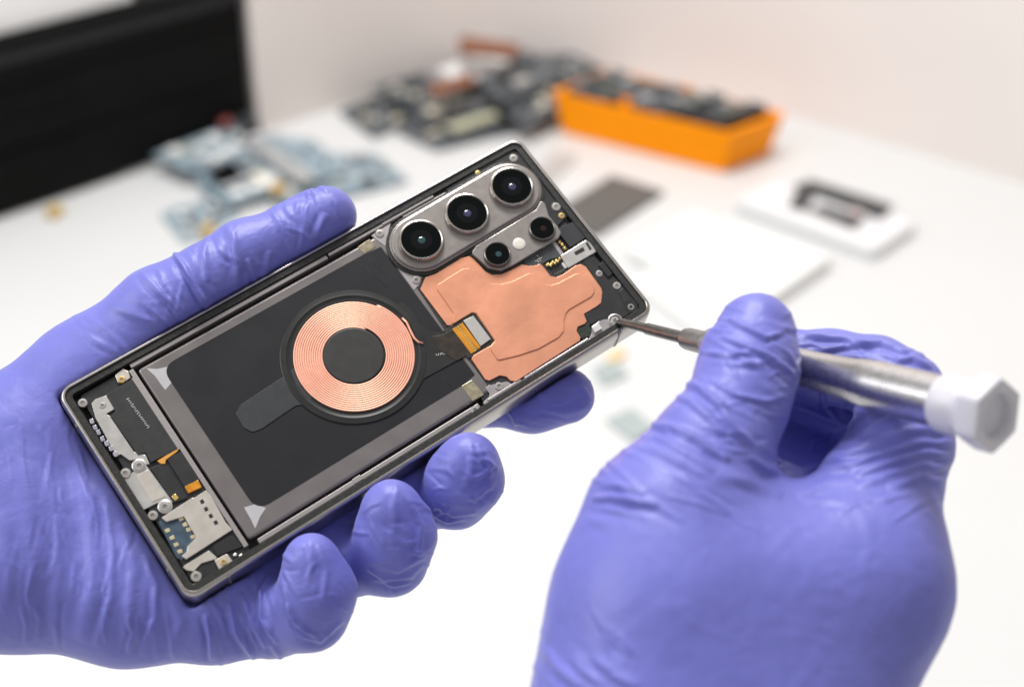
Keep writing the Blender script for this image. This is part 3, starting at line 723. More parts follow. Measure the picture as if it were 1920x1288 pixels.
# ---- left hand, cradling the phone (phone millimetres)
def build_left():
    g = Grid((-165, -85, -75), (60, 70, 18), 0.85)
    F = np.full(tuple(g.n), 50.0, dtype=np.float32)
    P = lambda u, v, z: ph(u, v, z)
    # thumb along the upper long side
    chain(g, F, [(P(612, 406, -3), 9.3), (P(555, 437, -4), 8.9), (P(462, 480, -5), 10.3), (P(385, 535, -6), 11.2), (P(305, 592, -11), 14.3), (P(180, 725, -23), 20.5), (P(30, 880, -29), 26.5), (P(-130, 1000, -30), 29)], 5)
    add(g, F, P(590, 965, -24), P(725, 918, -22), 11, 11, 4)
    # palm
    chain(g, F, [(P(-130, 1030, -32), 29), (P(60, 1010, -27), 22), (P(250, 1010, -27), 17.5), (P(420, 1000, -27), 15)], 12)
    chain(g, F, [(P(-130, 1060, -32), 28), (P(20, 1075, -26), 19.5), (P(240, 1120, -25), 17.5), (P(400, 1135, -22), 15.5)], 10)
    chain(g, F, [(P(100, 850, -28), 20), (P(380, 820, -30), 15), (P(640, 680, -30), 13)], 10)
    chain(g, F, [(P(250, 950, -28), 18), (P(560, 850, -30), 14)], 10)
    chain(g, F, [(P(400, 1110, -25), 14.5), (P(560, 1010, -28), 13)], 8)
    # fingers
    FN = np.full_like(F, 50.0)
    def finger(pts, k=4.5):
        G = np.full_like(F, 50.0); chain(g, G, pts, k)
        A = np.array([p for p, r in pts]); sl = g.sub(A.min(0) - 24, A.max(0) + 24)
        FN[sl] = smin(FN[sl], G[sl], 1.0)
    finger([(P(400, 1135, -23), 14.5), (P(510, 1152, -19), 11.2), (P(582, 1150, -10), 9.7), (P(595, 1106, -3), 10.0), (P(584, 1052, 2), 7.7)])
    finger([(P(540, 960, -29), 13.5), (P(640, 1045, -21), 11.0), (P(735, 1052, -11), 9.0), (P(741, 1002, -3), 10.9), (P(734, 953, 3), 8.2)])
    finger([(P(650, 850, -30), 13.5), (P(785, 925, -21), 10.6), (P(856, 930, -11), 8.8), (P(872, 894, -3), 10.6), (P(879, 864, 2), 8.0)])
    finger([(P(700, 680, -32), 13), (P(890, 735, -24), 10.0), (P(1000, 748, -18), 9.6), (P(1062, 742, -15), 8.6)])
    F = smin(F, FN, 6.0)
    # the phone presses its own shape into the glove
    X = g.pts((slice(None),) * 3)
    qx = np.abs(X[0]) - PL / 2 + 2; qy = np.abs(X[1]) - PS / 2 + 2; qz = np.abs(X[2] - 20 + PTH) - 20 + 2
    box = np.sqrt(np.maximum(qx, 0) ** 2 + np.maximum(qy, 0) ** 2 + np.maximum(qz, 0) ** 2) + np.minimum(np.maximum(np.maximum(qx, qy), qz), 0) - 2
    F = -smin(-F, box - 0.15, 1.5)
    V, Q = surface_nets(F, g)
    V = laplace(V, Q, 2, 0.5); V, Q = subdivide(V, Q)
    Pc = V @ PH_R.T + PH_T
    folds = [  # thumb
        ([(322, 470), (345, 500), (368, 540), (390, 580)], 7, 1.3, .9), ([(262, 508), (290, 540), (330, 580), (345, 610)], 10, .6, .7),
        ([(425, 420), (440, 455), (446, 500), (440, 545)], 11, .8, .7), ([(388, 440), (382, 480), (390, 530)], 9, .6, .6),
        ([(463, 485), (470, 510), (478, 530)], 6, .7, .9), ([(505, 470), (500, 500), (490, 525)], 8, .5, .7), ([(610, 400), (600, 425), (590, 450)], 9, .7, .7),
        ([(535, 372), (556, 366), (590, 358)], 7, .8, .9), ([(300, 525), (330, 560), (350, 600)], 6, .4, .7), ([(200, 570), (250, 590), (300, 610)], 14, .4, .5),
        # palm, long drapes falling from the phone's edge
        ([(18, 800), (48, 900), (62, 1040), (40, 1190)], 24, .55, .5), ([(82, 880), (104, 960), (112, 1060), (96, 1195)], 15, .4, .7),
        ([(128, 800), (166, 960), (178, 1090), (150, 1203)], 19, .75, .6), ([(196, 930), (212, 1030), (208, 1120), (180, 1212)], 10, .55, .8),
        ([(225, 980), (250, 1070), (236, 1216)], 15, .6, .6), ([(268, 1040), (292, 1100), (290, 1160), (262, 1228)], 9, .65, .8),
        ([(318, 1120), (340, 1165), (318, 1230)], 14, .5, .6), ([(385, 1150), (394, 1190), (398, 1238)], 8, 1.1, .9), ([(430, 1130), (440, 1180), (470, 1228)], 9, .9, .8),
        ([(0, 960), (20, 1060), (12, 1150)], 18, .5, .6), ([(60, 1120), (75, 1160), (70, 1200)], 9, .4, .8), ([(238, 1150), (250, 1185), (240, 1225)], 7, .5, .8),
        # finger joints
        ([(505, 1075), (488, 1110), (490, 1160), (520, 1205)], 6, .9, .9), ([(540, 1130), (556, 1170), (600, 1195)], 6, .8, .8), ([(450, 1110), (470, 1160), (500, 1215)], 7, .8, .8),
        ([(580, 1010), (585, 1060), (578, 1100)], 9, .35, .3), ([(745, 905), (738, 950), (742, 1000)], 10, .35, .3), ([(884, 830), (884, 880), (870, 920)], 10, .35, .3),
        ([(690, 1065), (720, 1085), (780, 1080)], 6, .5, .8), ([(700, 1085), (740, 1098), (775, 1090)], 5, .4, .8),
        ([(820, 950), (850, 965), (895, 960)], 6, .6, .8), ([(812, 965), (840, 978), (872, 972)], 5, .6, .8), ([(905, 840), (920, 870), (915, 910)], 7, .4, .6),
        ([(596, 1020), (612, 1070), (606, 1130)], 8, .4, .7), ([(560, 1190), (600, 1200), (645, 1160)], 7, .5, .8), ([(530, 1090), (545, 1150), (580, 1185)], 7, .6, .8),
        ([(765, 930), (790, 985), (785, 1045)], 8, .4, .7), ([(705, 1060), (745, 1070), (800, 1040)], 7, .45, .8), ([(690, 940), (700, 1010), (720, 1050)], 12, .3, .5),
        ([(850, 925), (890, 935), (930, 900)], 8, .45, .8), ([(895, 830), (905, 860), (935, 880)], 6, .45, .8), ([(880, 900), (905, 890), (925, 870)], 5, .35, .8),
        ([(1000, 760), (1060, 775), (1110, 760)], 9, .3, .6),
        ([(1070, 720), (1095, 730), (1108, 755)], 7, .45, .6), ([(1040, 735), (1060, 745), (1100, 735)], 8, .3, .6), ([(955, 770), (965, 785), (968, 800)], 6, .6, .8)]
    folds += small_creases(5, [
        (0, 330, 800, 1215, 86, 10, 60, (40, 130), (5, 9), (.10, .30)),
        (300, 640, 0, 1, lambda u, r: (575 - .5475 * (u - 388) - r.uniform(12, 105), 66), 22, 46, (22, 65), (4.5, 7.5), (.12, .32)),
        (150, 320, 560, 760, 40, 18, 20, (40, 110), (6, 10), (.08, .22)),
        (530, 655, 1020, 1200, 30, 35, 16, (25, 60), (4.5, 7), (.10, .25)), (675, 810, 920, 1100, 20, 35, 18, (25, 65), (4.5, 7), (.10, .25)),
        (815, 935, 825, 980, 10, 35, 18, (25, 60), (4.5, 7), (.10, .25)), (950, 1115, 715, 800, -10, 25, 14, (25, 65), (4.5, 7), (.10, .22)),
        (400, 530, 1090, 1235, 75, 14, 16, (40, 90), (5, 8), (.15, .4))])
    return finish_hand('gloved_hand', Pc, Q, folds, 'left hand in purple nitrile glove cradling the opened phone', 3)
build_left()

# ------------------------------------------------------------------ screwdriver
tip3 = phone_to_world([*ph(1156, 602, -0.6)[:2], -0.6])
end3 = cam_to_world(cam_pt(1872, 780, 345))
axis = end3 - tip3; DLEN = np.linalg.norm(axis); axis /= DLEN
TIPC = np.array([*ph(1156, 602, -0.6)[:2], -0.6]) @ PH_R.T + PH_T; ENDC = cam_pt(1872, 780, 345)
def along(u):
    """distance from the tip where the driver's axis crosses column u"""
    k = (u - 960) / FOC; d = ENDC - TIPC
    t = (k * TIPC[2] - TIPC[0]) / (d[0] - k * d[2]); return t * DLEN
drv = empty('screwdriver', tuple(tip3 * MM))
drv.rotation_mode = 'QUATERNION'; drv.rotation_quaternion = Vector(axis).to_track_quat('Z', 'X')
tag(drv, 'precision screwdriver with silver handle and white hexagonal cap in the right hand', 'screwdriver')
sA, sB, sC, sD, sE, sF, sG = [along(u) for u in (1210, 1285, 1330, 1500, 1640, 1768, 1814)]
lathe('blade', [(.35, 0), (.8, .5), (1.25, 3), (1.45, sA), (1.5, sA + .2), (1.75, sA + 1), (1.8, sB + 2)], M_STEEL, drv, n=24)
lathe('collar', [(1.9, sB - .4), (2.9, sB), (3.2, sB + 1.5), (3.3, sC - 1), (4.4, sC)], mat('collar_steel', (0.27, 0.26, 0.255), .36, .9), drv, n=32)
lathe('handle', [(4.2, sC - .5), (4.6, sC), (4.9, sC + 8), (4.9, sD - 10), (4.85, sD), (5.0, sD + 8), (5.5, sD + 18), (6.1, sE - 3), (6.25, sE), (6.25, sE + .3), (6.38, sE + .5), (6.38, sF)], M_HANDLE, drv, n=48)
# white cap: round collar, waist, six-sided flare with a dished end
def hexr(a, r, soft):
    k = abs(((a / (math.pi / 3)) % 1) - .5) * (math.pi / 3)
    return r * (1 - soft) + soft * r * math.cos(math.pi / 6) / math.cos(k) * 1.04
V, F = [], []; n = 72
prof = [(6.5, sF - .3, 0), (7.0, sF + .3, 0), (7.1, sF + 2, 0), (7.0, sG - 1.5, 0), (6.6, sG, 0.1), (7.4, sG + 1.2, .6), (8.6, sG + 2.6, .9), (8.9, sG + 3.4, .9), (8.9, DLEN - .9, .9), (8.6, DLEN - .2, .9), (8.2, DLEN, .9), (6.2, DLEN + .05, .2), (5.6, DLEN - .3, 0), (5.2, DLEN - 2.2, 0), (4.8, DLEN - 2.4, 0), (.01, DLEN - 2.4, 0)]
for r, z, s in prof:
    for k in range(n):
        a = 2 * math.pi * k / n; rr = hexr(a + .25, r, s); V.append((rr * math.cos(a), rr * math.sin(a), z))
for j in range(len(prof) - 1):
    for k in range(n): F.append([j * n + k, j * n + (k + 1) % n, (j + 1) * n + (k + 1) % n, (j + 1) * n + k])
F.append(list(range(n))[::-1])
capo = raw('cap', V, F, M_CAPWHITE, drv, smooth=True)
e = capo.modifiers.new('split', 'EDGE_SPLIT'); e.split_angle = math.radians(50)

# ---- right hand, holding the screwdriver (camera millimetres)
def build_right():
    def C(u, v, d, rpx): return (cam_pt(u, v, d), rpx * d / FOC)
    lo, hi = np.array([0, -20, 305]), np.array([118, 118, 458])
    g = Grid(lo, hi, 0.85)
    F = np.full(tuple(g.n), 50.0, dtype=np.float32)
    chain(g, F, [C(1418, 622, 388, 74), C(1404, 690, 384, 88), C(1383, 760, 378, 88), C(1332, 850, 372, 110), C(1265, 985, 366, 166), C(1255, 1130, 362, 228), C(1250, 1350, 358, 275)], 5)
    chain(g, F, [C(1452, 1000, 370, 96), C(1450, 1130, 362, 180), C(1430, 1330, 358, 240)], 9)
    chain(g, F, [C(1655, 930, 380, 106), C(1615, 1090, 368, 168), C(1480, 1330, 362, 200)], 9)
    chain(g, F, [C(1490, 1010, 372, 90), C(1600, 990, 376, 100)], 7)
    FN = np.full_like(F, 50.0)
    def finger(pts, k=4):
        G = np.full_like(F, 50.0); chain(g, G, pts, k)
        A = np.array([p for p, r in pts]); sl = g.sub(A.min(0) - 24, A.max(0) + 24)
        FN[sl] = smin(FN[sl], G[sl], 1.0)
    finger([C(1640, 925, 380, 108), C(1690, 832, 387, 92), C(1690, 738, 394, 76), C(1640, 704, 400, 70), C(1560, 688, 406, 66), C(1420, 672, 408, 58)])
    finger([C(1660, 900, 402, 72), C(1620, 775, 418, 62), C(1480, 748, 418, 60), C(1390, 740, 407, 56)])
    finger([C(1640, 960, 402, 74), C(1590, 870, 420, 62), C(1480, 840, 420, 64), C(1375, 815, 402, 60)])
    F = smin(F, FN, 5.0)
    X = g.pts((slice(None),) * 3)
    a = TIPC; b = ENDC; dd = (b - a) / DLEN
    A1 = d_cone(X, a + dd * sC, a + dd * sD, 4.95, 4.9); A2 = d_cone(X, a + dd * sD, a + dd * sE, 4.9, 6.3); A3 = d_cone(X, a + dd * sE, a + dd * sF, 6.42, 6.45); A4 = d_cone(X, a + dd * (sF + 3), a + dd * (DLEN), 6.5, 7.6)
    F = -smin(-F, np.minimum(np.minimum(A1, A2), np.minimum(A3, A4)) - .12, 1.2)
    V, Q = surface_nets(F, g); V = laplace(V, Q, 2, .5)
    wgt = np.clip((to_px(V)[:, 1] - 900) / 130, 0, 1)[:, None]; wgt = wgt * wgt * (3 - 2 * wgt)
    V = V * (1 - wgt) + laplace(V, Q, 220, .6) * wgt
    V, Q = subdivide(V, Q)
    def R(x, y): return (960 + x * .5963, 520 + y * .5963)
    def L_(pts): return [R(*p) for p in pts]
    folds = [
        (L_([(560, 300), (580, 235), (630, 165), (700, 140)]), 9, .5, .6), (L_([(680, 130), (740, 160), (800, 190), (860, 170)]), 7, .8, .7),
        (L_([(655, 185), (720, 210), (800, 245), (880, 300)]), 7, .8, .7), (L_([(590, 230), (680, 250), (760, 230)]), 7, .5, .7),
        (L_([(620, 320), (700, 370), (790, 390), (850, 380)]), 6, .7, .7), (L_([(520, 335), (580, 340), (650, 400), (700, 480), (760, 520)]), 9, 1.1, .8),
        (L_([(500, 365), (560, 390), (630, 450), (690, 520)]), 8, .6, .8), (L_([(430, 465), (500, 470), (580, 510), (680, 580)]), 9, 1.0, .8),
        (L_([(400, 490), (470, 510), (560, 560), (640, 610)]), 9, .6, .8), (L_([(385, 520), (450, 545), (540, 590), (620, 625)]), 10, .5, .7),
        (L_([(250, 695), (310, 690), (380, 700), (460, 720)]), 10, 1.0, .8), (L_([(275, 650), (340, 655), (420, 680)]), 11, .7, .7), (L_([(245, 715), (320, 730), (420, 750)]), 10, .4, .7),
        (L_([(640, 620), (740, 640), (850, 690)]), 16, .45, .5), (L_([(740, 560), (800, 600), (860, 620)]), 9, .6, .6),
        (L_([(1350, 470), (1260, 480), (1130, 520), (1000, 570)]), 10, .6, .7), (L_([(1390, 520), (1280, 520), (1150, 560), (1030, 600), (920, 630)]), 9, .8, .8),
        (L_([(1395, 560), (1300, 550), (1200, 580), (1080, 620)]), 9, .8, .8), (L_([(1375, 600), (1290, 590), (1190, 620), (1080, 660)]), 9, .6, .7), (L_([(1360, 640), (1280, 630), (1180, 660)]), 11, .6, .7),
        (L_([(1100, 640), (1000, 640), (900, 690)]), 12, .4, .5), (L_([(1320, 420), (1220, 430), (1120, 480), (1060, 530)]), 8, .5, .7),
        (L_([(920, 180), (1000, 190), (1080, 200), (1160, 220)]), 7, .7, .8), (L_([(960, 235), (1050, 215), (1160, 205), (1240, 240)]), 7, .8, .8), (L_([(1200, 265), (1260, 255), (1320, 285)]), 7, .8, .8),
        (L_([(880, 400), (940, 420), (1040, 460)]), 5, .5, .8), (L_([(970, 340), (985, 400), (1030, 455)]), 6, .7, .8), (L_([(940, 540), (950, 510), (1000, 490)]), 5, .5, .8),
        (L_([(110, 1170), (150, 1230), (220, 1290)]), 12, .7, .7), (L_([(270, 1200), (320, 1250), (400, 1290)]), 12, .5, .7), (L_([(190, 1180), (230, 1240), (300, 1290)]), 9, .4, .7),
        (L_([(200, 800), (240, 760), (330, 780)]), 14, .3, .5), (L_([(1180, 1240), (1280, 1180), (1360, 1080)]), 30, .3, .4)]
    folds += small_creases(8, [
        (1315, 1490, 570, 860, 14, 24, 42, (35, 110), (5, 8.5), (.10, .30)), (1110, 1400, 780, 960, 30, 12, 32, (50, 140), (6, 10), (.10, .26)),
        (1540, 1785, 790, 960, -14, 10, 32, (50, 150), (6, 9), (.10, .28)), (1510, 1750, 620, 720, 12, 16, 26, (30, 90), (5, 8), (.14, .34)),
        (1000, 1180, 1170, 1285, 52, 12, 18, (40, 110), (6, 10), (.12, .3)), (1200, 1750, 960, 1280, 10, 30, 14, (60, 160), (10, 16), (.03, .08)),
        (1430, 1620, 720, 880, 10, 25, 20, (25, 70), (5, 7), (.12, .3))])
    return finish_hand('gloved_hand', V, Q, folds, 'right hand in purple nitrile glove gripping the screwdriver', 11)
build_right()

# ------------------------------------------------------------------ blurred things on the table behind
def slab(name, quad, z0, z1, material, parent=None, bevel=1.0, r=0):
    z0, z1 = z0 * 1.3, z1 * 1.3
    pts = [tuple(tb(u, v, z1)[:2]) for u, v in quad]
    return prism(name, pts, z0, z1, material, parent, bevel=bevel, r=r)

def bil(q, s, t):
    q = [np.array(p, float) for p in q]
    return (1 - s) * (1 - t) * q[0] + s * (1 - t) * q[1] + s * t * q[2] + (1 - s) * t * q[3]

def board(label, quad, z, material, seed, n=14, th=2.5, pal=None):
    """a loose circuit board lying at height z with its chips and connectors"""
    z = z * 1.3; rnd = random.Random(seed); pal = pal or [M_CHIP, M_CHIP, M_CHIPGREY, M_CREAM]
    c = tb(*bil(quad, .5, .5), z); root = empty('circuit_board', tuple(c * MM)); tag(root, label, 'circuit board', 'loose circuit boards on the table')
    W = [tb(u, v, z + th)[:2] - c[:2] for u, v in quad]
    prism('board', [tuple(w) for w in W], 0, th, material, root, bevel=.4)
    for i in range(n):
        s, t = rnd.uniform(.08, .85), rnd.uniform(.08, .85); a, b = rnd.uniform(.05, .16), rnd.uniform(.05, .2)
        P = [bil(W, s, t), bil(W, min(s + a, .97), t), bil(W, min(s + a, .97), min(t + b, .97)), bil(W, s, min(t + b, .97))]
        prism(rnd.choice(['chip', 'connector', 'chip']), [tuple(p) for p in P], th, th + rnd.uniform(1.0, 4.5), rnd.choice(pal), root, bevel=.3)
    return root

blues = [M_CHIPGREY, M_BLUEBOARD, M_DARKPCB, M_PAPER, M_PAPER, M_CREAM, M_GREYGREEN]
NB = 40
board('pale blue circuit board lying across the edge of the black cabinet', [(285, 290), (455, 225), (520, 275), (350, 320)], 12, M_BLUEBOARD, 1, NB, pal=blues)
board('blue circuit board with a bright metal shield in the left heap', [(340, 300), (520, 250), (600, 330), (420, 385)], 7, M_BLUEBOARD, 2, NB, pal=blues)
board('blue circuit board just above the gloved thumb tip', [(560, 290), (700, 285), (765, 335), (610, 375)], 2, M_BLUEBOARD, 3, 26, pal=[M_BLUEBOARD, M_DARKPCB, M_CHIPGREY, M_GREYGREEN])
board('dark blue circuit board at the right of the left heap', [(500, 255), (590, 262), (650, 320), (560, 345)], 9, M_BLUEBOARD, 4, 9, pal=[M_CHIP, M_BLUEBOARD])
board('small grey blue circuit board nearest the gloved thumb', [(300, 400), (410, 370), (450, 405), (345, 455)], 0, M_BLUEBOARD, 5, 24, pal=[M_DARKPCB, M_BLUEBOARD, M_PAPER, M_CHIPGREY])
board('narrow blue circuit board between the left heap and the thumb', [(370, 345), (470, 330), (500, 370), (400, 395)], 1, M_BLUEBOARD, 6, 8, pal=[M_CHIPGREY, M_BLUEBOARD])
o = slab('metal_bar', [(455, 265), (480, 255), (590, 325), (560, 335)], 14, 20, M_CHIPGREY, bevel=1.5); tag(o, 'pale metal bar lying across the blue circuit boards', 'metal bar')
o = slab('shiny_shield', [(385, 320), (435, 300), (465, 330), (415, 350)], 13, 16, mat('mirror_tin', (0.8, 0.85, 0.9), .12, 1.0), bevel=1); tag(o, 'small mirror-bright metal shield on the left heap of boards', 'metal shield')
o = slab('red_clip', [(410, 226), (430, 217), (436, 226), (416, 236)], 18, 22, mat('dull_red_plastic', (.24, .06, .055), .5), bevel=1.5); tag(o, 'small red clip on top of the left board heap', 'clip')
o = slab('dark_clip', [(440, 222), (475, 205), (490, 235), (455, 245)], 14, 22, M_CHIP, bevel=1.5); tag(o, 'small black clip at the foot of the black cabinet corner', 'clip')
o = slab('amber_bead', [(82, 392), (105, 380), (120, 388), (98, 400)], 0, 6, M_YELLOW, bevel=1.5); tag(o, 'small amber plastic bead at the cabinet foot on the left', 'bead')
o = slab('amber_piece', [(505, 345), (525, 338), (535, 350), (515, 358)], 8, 14, M_YELLOW, bevel=1.5); tag(o, 'amber piece on the blue boards above the thumb', 'component')
o = slab('amber_piece', [(375, 425), (395, 412), (402, 425), (382, 438)], 4, 9, M_YELLOW, bevel=1.5); tag(o, 'amber piece on the grey board nearest the thumb', 'component')

darks = [M_CHIP, M_CHIP, M_DARKPCB, M_CHIPGREY, M_CREAM, M_DARKPCB]
board('dark circuit board at the left end of the dark heap', [(635, 205), (730, 172), (800, 215), (700, 255)], 2, M_DARKPCB, 21, 24, pal=darks)
board('dark circuit board with a pale green slot strip at the front of the dark heap', [(745, 245), (930, 190), (1000, 235), (820, 278)], 2, M_DARKPCB, 22, 24, pal=darks)
board('dark circuit board in the middle of the dark heap', [(730, 180), (900, 130), (980, 185), (800, 230)], 10, M_DARKPCB, 23, 30, pal=darks)
board('dark circuit board stacked at the back of the dark heap', [(860, 135), (990, 95), (1070, 140), (940, 190)], 22, M_DARKPCB, 24, 28, pal=darks)
board('dark circuit board leaning against the orange bin', [(930, 190), (1040, 150), (1075, 190), (985, 240)], 14, M_DARKPCB, 25, 22, pal=darks)
board('dark circuit board at the back left of the dark heap', [(700, 165), (790, 135), (850, 165), (760, 195)], 14, M_DARKPCB, 26, 20, pal=darks)
board('dark circuit board between the dark heap and the orange bin, at the back', [(1000, 105), (1075, 100), (1150, 135), (1060, 150)], 20, M_DARKPCB, 27, 18, pal=darks)
board('grey blue circuit board under the front of the left heap', [(440, 300), (600, 285), (680, 345), (520, 385)], 3, M_BLUEBOARD, 28, 40, pal=blues)
o = slab('copper_strip', [(860, 72), (868, 66), (975, 82), (968, 100), (862, 92)], 40, 46, M_BROWN, bevel=1); tag(o, 'brown copper strip sticking out of the top of the dark board heap', 'strip')
o = slab('copper_strip', [(800, 160), (880, 135), (895, 150), (815, 178)], 28, 32, M_BROWN, bevel=1); tag(o, 'brown copper strip lying on the middle of the dark boards', 'strip')
o = slab('slot_strip', [(840, 232), (925, 207), (935, 216), (850, 243)], 9, 13, mat('pale_green_slot', (.45, .45, .33), .5), bevel=1); tag(o, 'pale green slot strip on the front dark board', 'connector')
o = slab('pale_sheet', [(820, 130), (920, 95), (960, 120), (870, 160)], 20, 24, M_PAPER, bevel=.5); tag(o, 'white sheet under the brown strip in the dark heap', 'sheet')

# orange parts bin
BZ = 46.0
bt = [tb(u, v, BZ) for u, v in ((1036, 172), (1372, 250), (1472, 212), (1140, 128))]       # rim
bb = [tb(u, v, 0) for u, v in ((1062, 268), (1345, 326))]
c0 = (bt[0] + bt[2]) / 2; c0[2] = 0
rim = [np.array(p[:2]) - c0[:2] for p in bt]
bb = [np.array(p[:2]) - c0[:2] for p in bb]
cen = sum(rim) / 4
foot = [cen + (p - cen) * .90 for p in rim]
binr = empty('parts_bin', tuple(c0 * MM)); tag(binr, 'orange plastic parts bin filled with dark electronic boards', 'bin')
def inset(poly, k):
    cc = sum(poly) / len(poly); return [cc + (p - cc) * k for p in poly]
ri, fi = inset(rim, .94), inset(foot, .93)
V = [(*p, 0) for p in foot] + [(*p, BZ) for p in rim] + [(*p, BZ) for p in ri] + [(*p, 4) for p in fi]
F = [[3, 2, 1, 0]] + [[i, (i + 1) % 4, 4 + (i + 1) % 4, 4 + i] for i in range(4)] + [[4 + i, 4 + (i + 1) % 4, 8 + (i + 1) % 4, 8 + i] for i in range(4)] + [[8 + i, 8 + (i + 1) % 4, 12 + (i + 1) % 4, 12 + i] for i in range(4)] + [[12, 13, 14, 15]]
raw('bin_body', V, F, M_ORANGE, binr, bevel=3.0, seg=3)
for s in (.42, .62):
    a, b = np.array(bil(ri, s, 0)), np.array(bil(ri, s, 1)); d = (ri[1] - ri[0]); d = d / np.linalg.norm(d) * 1.5
    prism('divider', [tuple(a - d), tuple(a + d), tuple(b + d), tuple(b - d)], 4.5, BZ - 6, M_ORANGE, binr, bevel=.5)
a = np.array(bil(ri, .40, .02)); d = (ri[1] - ri[0]); d = d / np.linalg.norm(d); e2 = (ri[3] - ri[0]); e2 = e2 / np.linalg.norm(e2)
prism('label_tab', [tuple(a - d * 5), tuple(a + d * 5), tuple(a + d * 5 + e2 * 3), tuple(a - d * 5 + e2 * 3)], BZ - 8, BZ + 9, M_ORANGE, binr, bevel=1)
a = np.array(bil(ri, .52, .80))
prism('label_tab', [tuple(a - d * 5), tuple(a + d * 5), tuple(a + d * 5 + e2 * 3), tuple(a - d * 5 + e2 * 3)], BZ - 8, BZ + 10, M_ORANGE, binr, bevel=1)
rnd = random.Random(5)
wherex = ['at the left end', 'left of the first tab', 'beside the front tab', 'behind the front tab', 'in the middle', 'right of the back tab', 'toward the right end', 'at the right corner']
for i in range(8):
    s0 = .03 + i * .118
    q = [bil(ri, s0, .08), bil(ri, s0 + .10, .06), bil(ri, s0 + .11, .9), bil(ri, s0 + .01, .92)]
    base_ = sum(q) / 4
    root = empty('circuit_board', tuple((np.array([*(c0[:2] + base_), BZ - 20])) * MM))
    tag(root, 'dark circuit board standing in the orange bin, ' + wherex[i], 'circuit board', 'boards packed in the orange bin')
    h = 24 + rnd.uniform(-3, 5)
    prism('board', [tuple(p - base_) for p in q], 0, h, rnd.choice([M_DARKPCB, M_CHIP, M_DARKPCB]), root, bevel=.6)
    for k in range(5):
        t0 = rnd.uniform(.05, .75); w = rnd.uniform(.08, .2)
        p = [bil(q, .15, t0), bil(q, .85, t0), bil(q, .85, t0 + w), bil(q, .15, t0 + w)]
        prism('chip', [tuple(x - base_) for x in p], h, h + rnd.uniform(1, 4), rnd.choice([M_CHIP, M_CHIPGREY, M_DARKPCB, mat('olive_part', (.12, .125, .09), .5)]), root, bevel=.3)
o = prism('bin_filling', [tuple(c0[:2] + p) for p in inset([np.array(x) for x in ri], .93)], 5, BZ - 21, M_CHIP, None); tag(o, 'black foam bed under the boards in the orange bin', 'foam')

# dark screen, white handset, cards, small parts
o = slab('phone_screen', [(1030, 400), (1147, 328), (1246, 358), (1120, 440)], 0, 3, M_SCREEN, bevel=.5, r=2); tag(o, 'loose dull grey phone screen lying behind the phone corner', 'screen')
o = slab('phone_screen', [(985, 330), (1040, 285), (1085, 292), (1030, 345)], 0, 2, mat('pale_grey_screen', (.42, .40, .385), .4), bevel=.5, r=3); tag(o, 'pale grey small screen between the phone corner and the orange bin', 'screen')
hq = [(1375, 375), (1450, 335), (1722, 415), (1640, 470)]
c = tb(1550, 400); hs = empty('white_handset', tuple(c * MM)); tag(hs, 'white handset lying on the table with a black cutout frame on it', 'handset')
def hp(q, z): return [tuple(tb(u, v, z)[:2] - c[:2]) for u, v in q]
prism('body', hp(hq, 11), 0, 11, M_WHITEPL, hs, bevel=2.5, r=8, seg=3)
prism('black_bar', hp([(1488, 348), (1520, 336), (1676, 384), (1652, 408)], 14), 11.2, 14, M_CHIP, hs, bevel=.8)
prism('black_bar', hp([(1478, 384), (1496, 350), (1530, 360), (1512, 392)], 14), 11.2, 13.5, M_CHIP, hs, bevel=.8)
prism('black_bar', hp([(1512, 392), (1545, 384), (1624, 410), (1600, 428)], 13), 11.2, 13, M_CHIP, hs, bevel=.8)
prism('black_bar', hp([(1590, 392), (1608, 385), (1622, 400), (1606, 412)], 14), 11.2, 13, mat('pale_pink_part', (.6, .5, .48), .5), hs, bevel=.8)
o = slab('white_card', [(1175, 465), (1300, 395), (1560, 480), (1400, 590)], 0, 9, M_PAPER, bevel=1.5, r=3); tag(o, 'flat white box lid lying right of the phone', 'box lid')
o = slab('white_card', [(1195, 530), (1215, 500), (1420, 590), (1340, 640)], 0, 5, M_PAPER, bevel=1.5, r=3); tag(o, 'white card in front of the box lid, behind the gloved thumb', 'card')
o = slab('grey_part', [(1110, 690), (1150, 672), (1180, 700), (1130, 722)], 0, 2, M_GREYGREEN, bevel=1.5, r=2); tag(o, 'small grey green part right of the index fingertip', 'component')
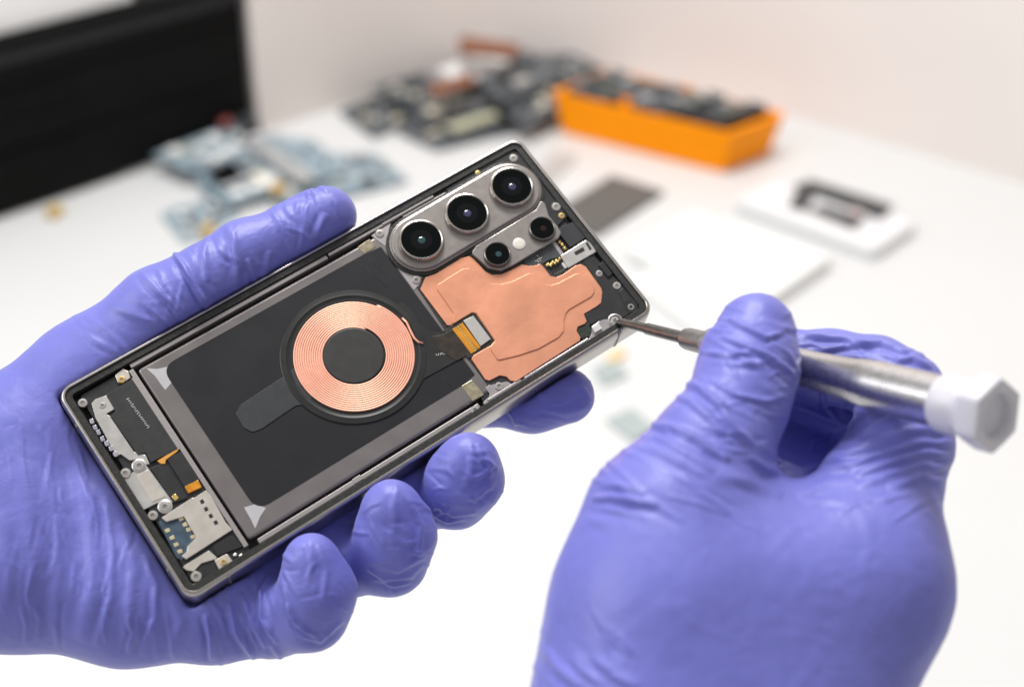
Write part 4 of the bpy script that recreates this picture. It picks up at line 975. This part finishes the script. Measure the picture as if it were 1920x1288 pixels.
o = slab('grey_part', [(1135, 785), (1185, 762), (1230, 800), (1190, 828)], 0, 2, M_GREYGREEN, bevel=1.5, r=2); tag(o, 'grey green part left of the right glove on the table', 'component')
o = slab('amber_piece', [(1135, 668), (1165, 650), (1175, 660), (1145, 678)], 0, 3, mat('pale_amber', (.75, .55, .25), .4), bevel=.8); tag(o, 'pale amber sliver beside the right end of the phone', 'component')

# black drawer cabinet along the left wall
ca, cb = tb(0, 412), tb(480, 248)
d = (cb - ca)[:2]; d = d / np.linalg.norm(d); nrm = np.array([-d[1], d[0]])
if nrm @ np.array([1.0, -1.0]) > 0: nrm = -nrm
HC = 158.0
b0 = cb[:2].copy(); cabr = empty('drawer_cabinet', (b0[0] * MM, b0[1] * MM, 0)); tag(cabr, 'black drawer cabinet standing at the left edge of the table', 'cabinet')
def cabbox(name, s0, s1, t0, t1, z0, z1, m=M_BLACK, bev=2.0):
    P = [-d * s0 + nrm * t0, -d * s1 + nrm * t0, -d * s1 + nrm * t1, -d * s0 + nrm * t1]
    return prism(name, [tuple(p) for p in P], z0, z1, m, cabr, bevel=bev)
cabbox('carcass', 0, 640, 6, 240, 0, HC)
for z0, z1 in ((5, 62), (64, 121), (123, 141)):
    cabbox('drawer_front', 4, 636, 0, 5.8, z0, z1, bev=1.5)
for z0 in (44, 103):
    cabbox('drawer_handle', 200, 380, -5, -.2, z0, z0 + 6, bev=2)
cabbox('top_edge', -2, 642, -4, 240, HC + .5, HC + 8, M_BLACK, 3)
cabbox('trim_band', 4, 636, -2, 5.8, 142, 156, mat('charcoal_edge', (.02, .02, .022), .45, spec=.2), 2)
P = [b0 - d * 120 + nrm * 12, b0 - d * 640 + nrm * 12, b0 - d * 640 + nrm * 220, b0 - d * 120 + nrm * 220]
o = prism('backdrop_box', [tuple(p) for p in P], HC + 8.5, HC + 160, mat('backdrop_white', (.88, .88, .88), .6), None, bevel=2); tag(o, 'white box added for the bright background above the black cabinet', 'box')  # box put in for the bright background above the cabinet
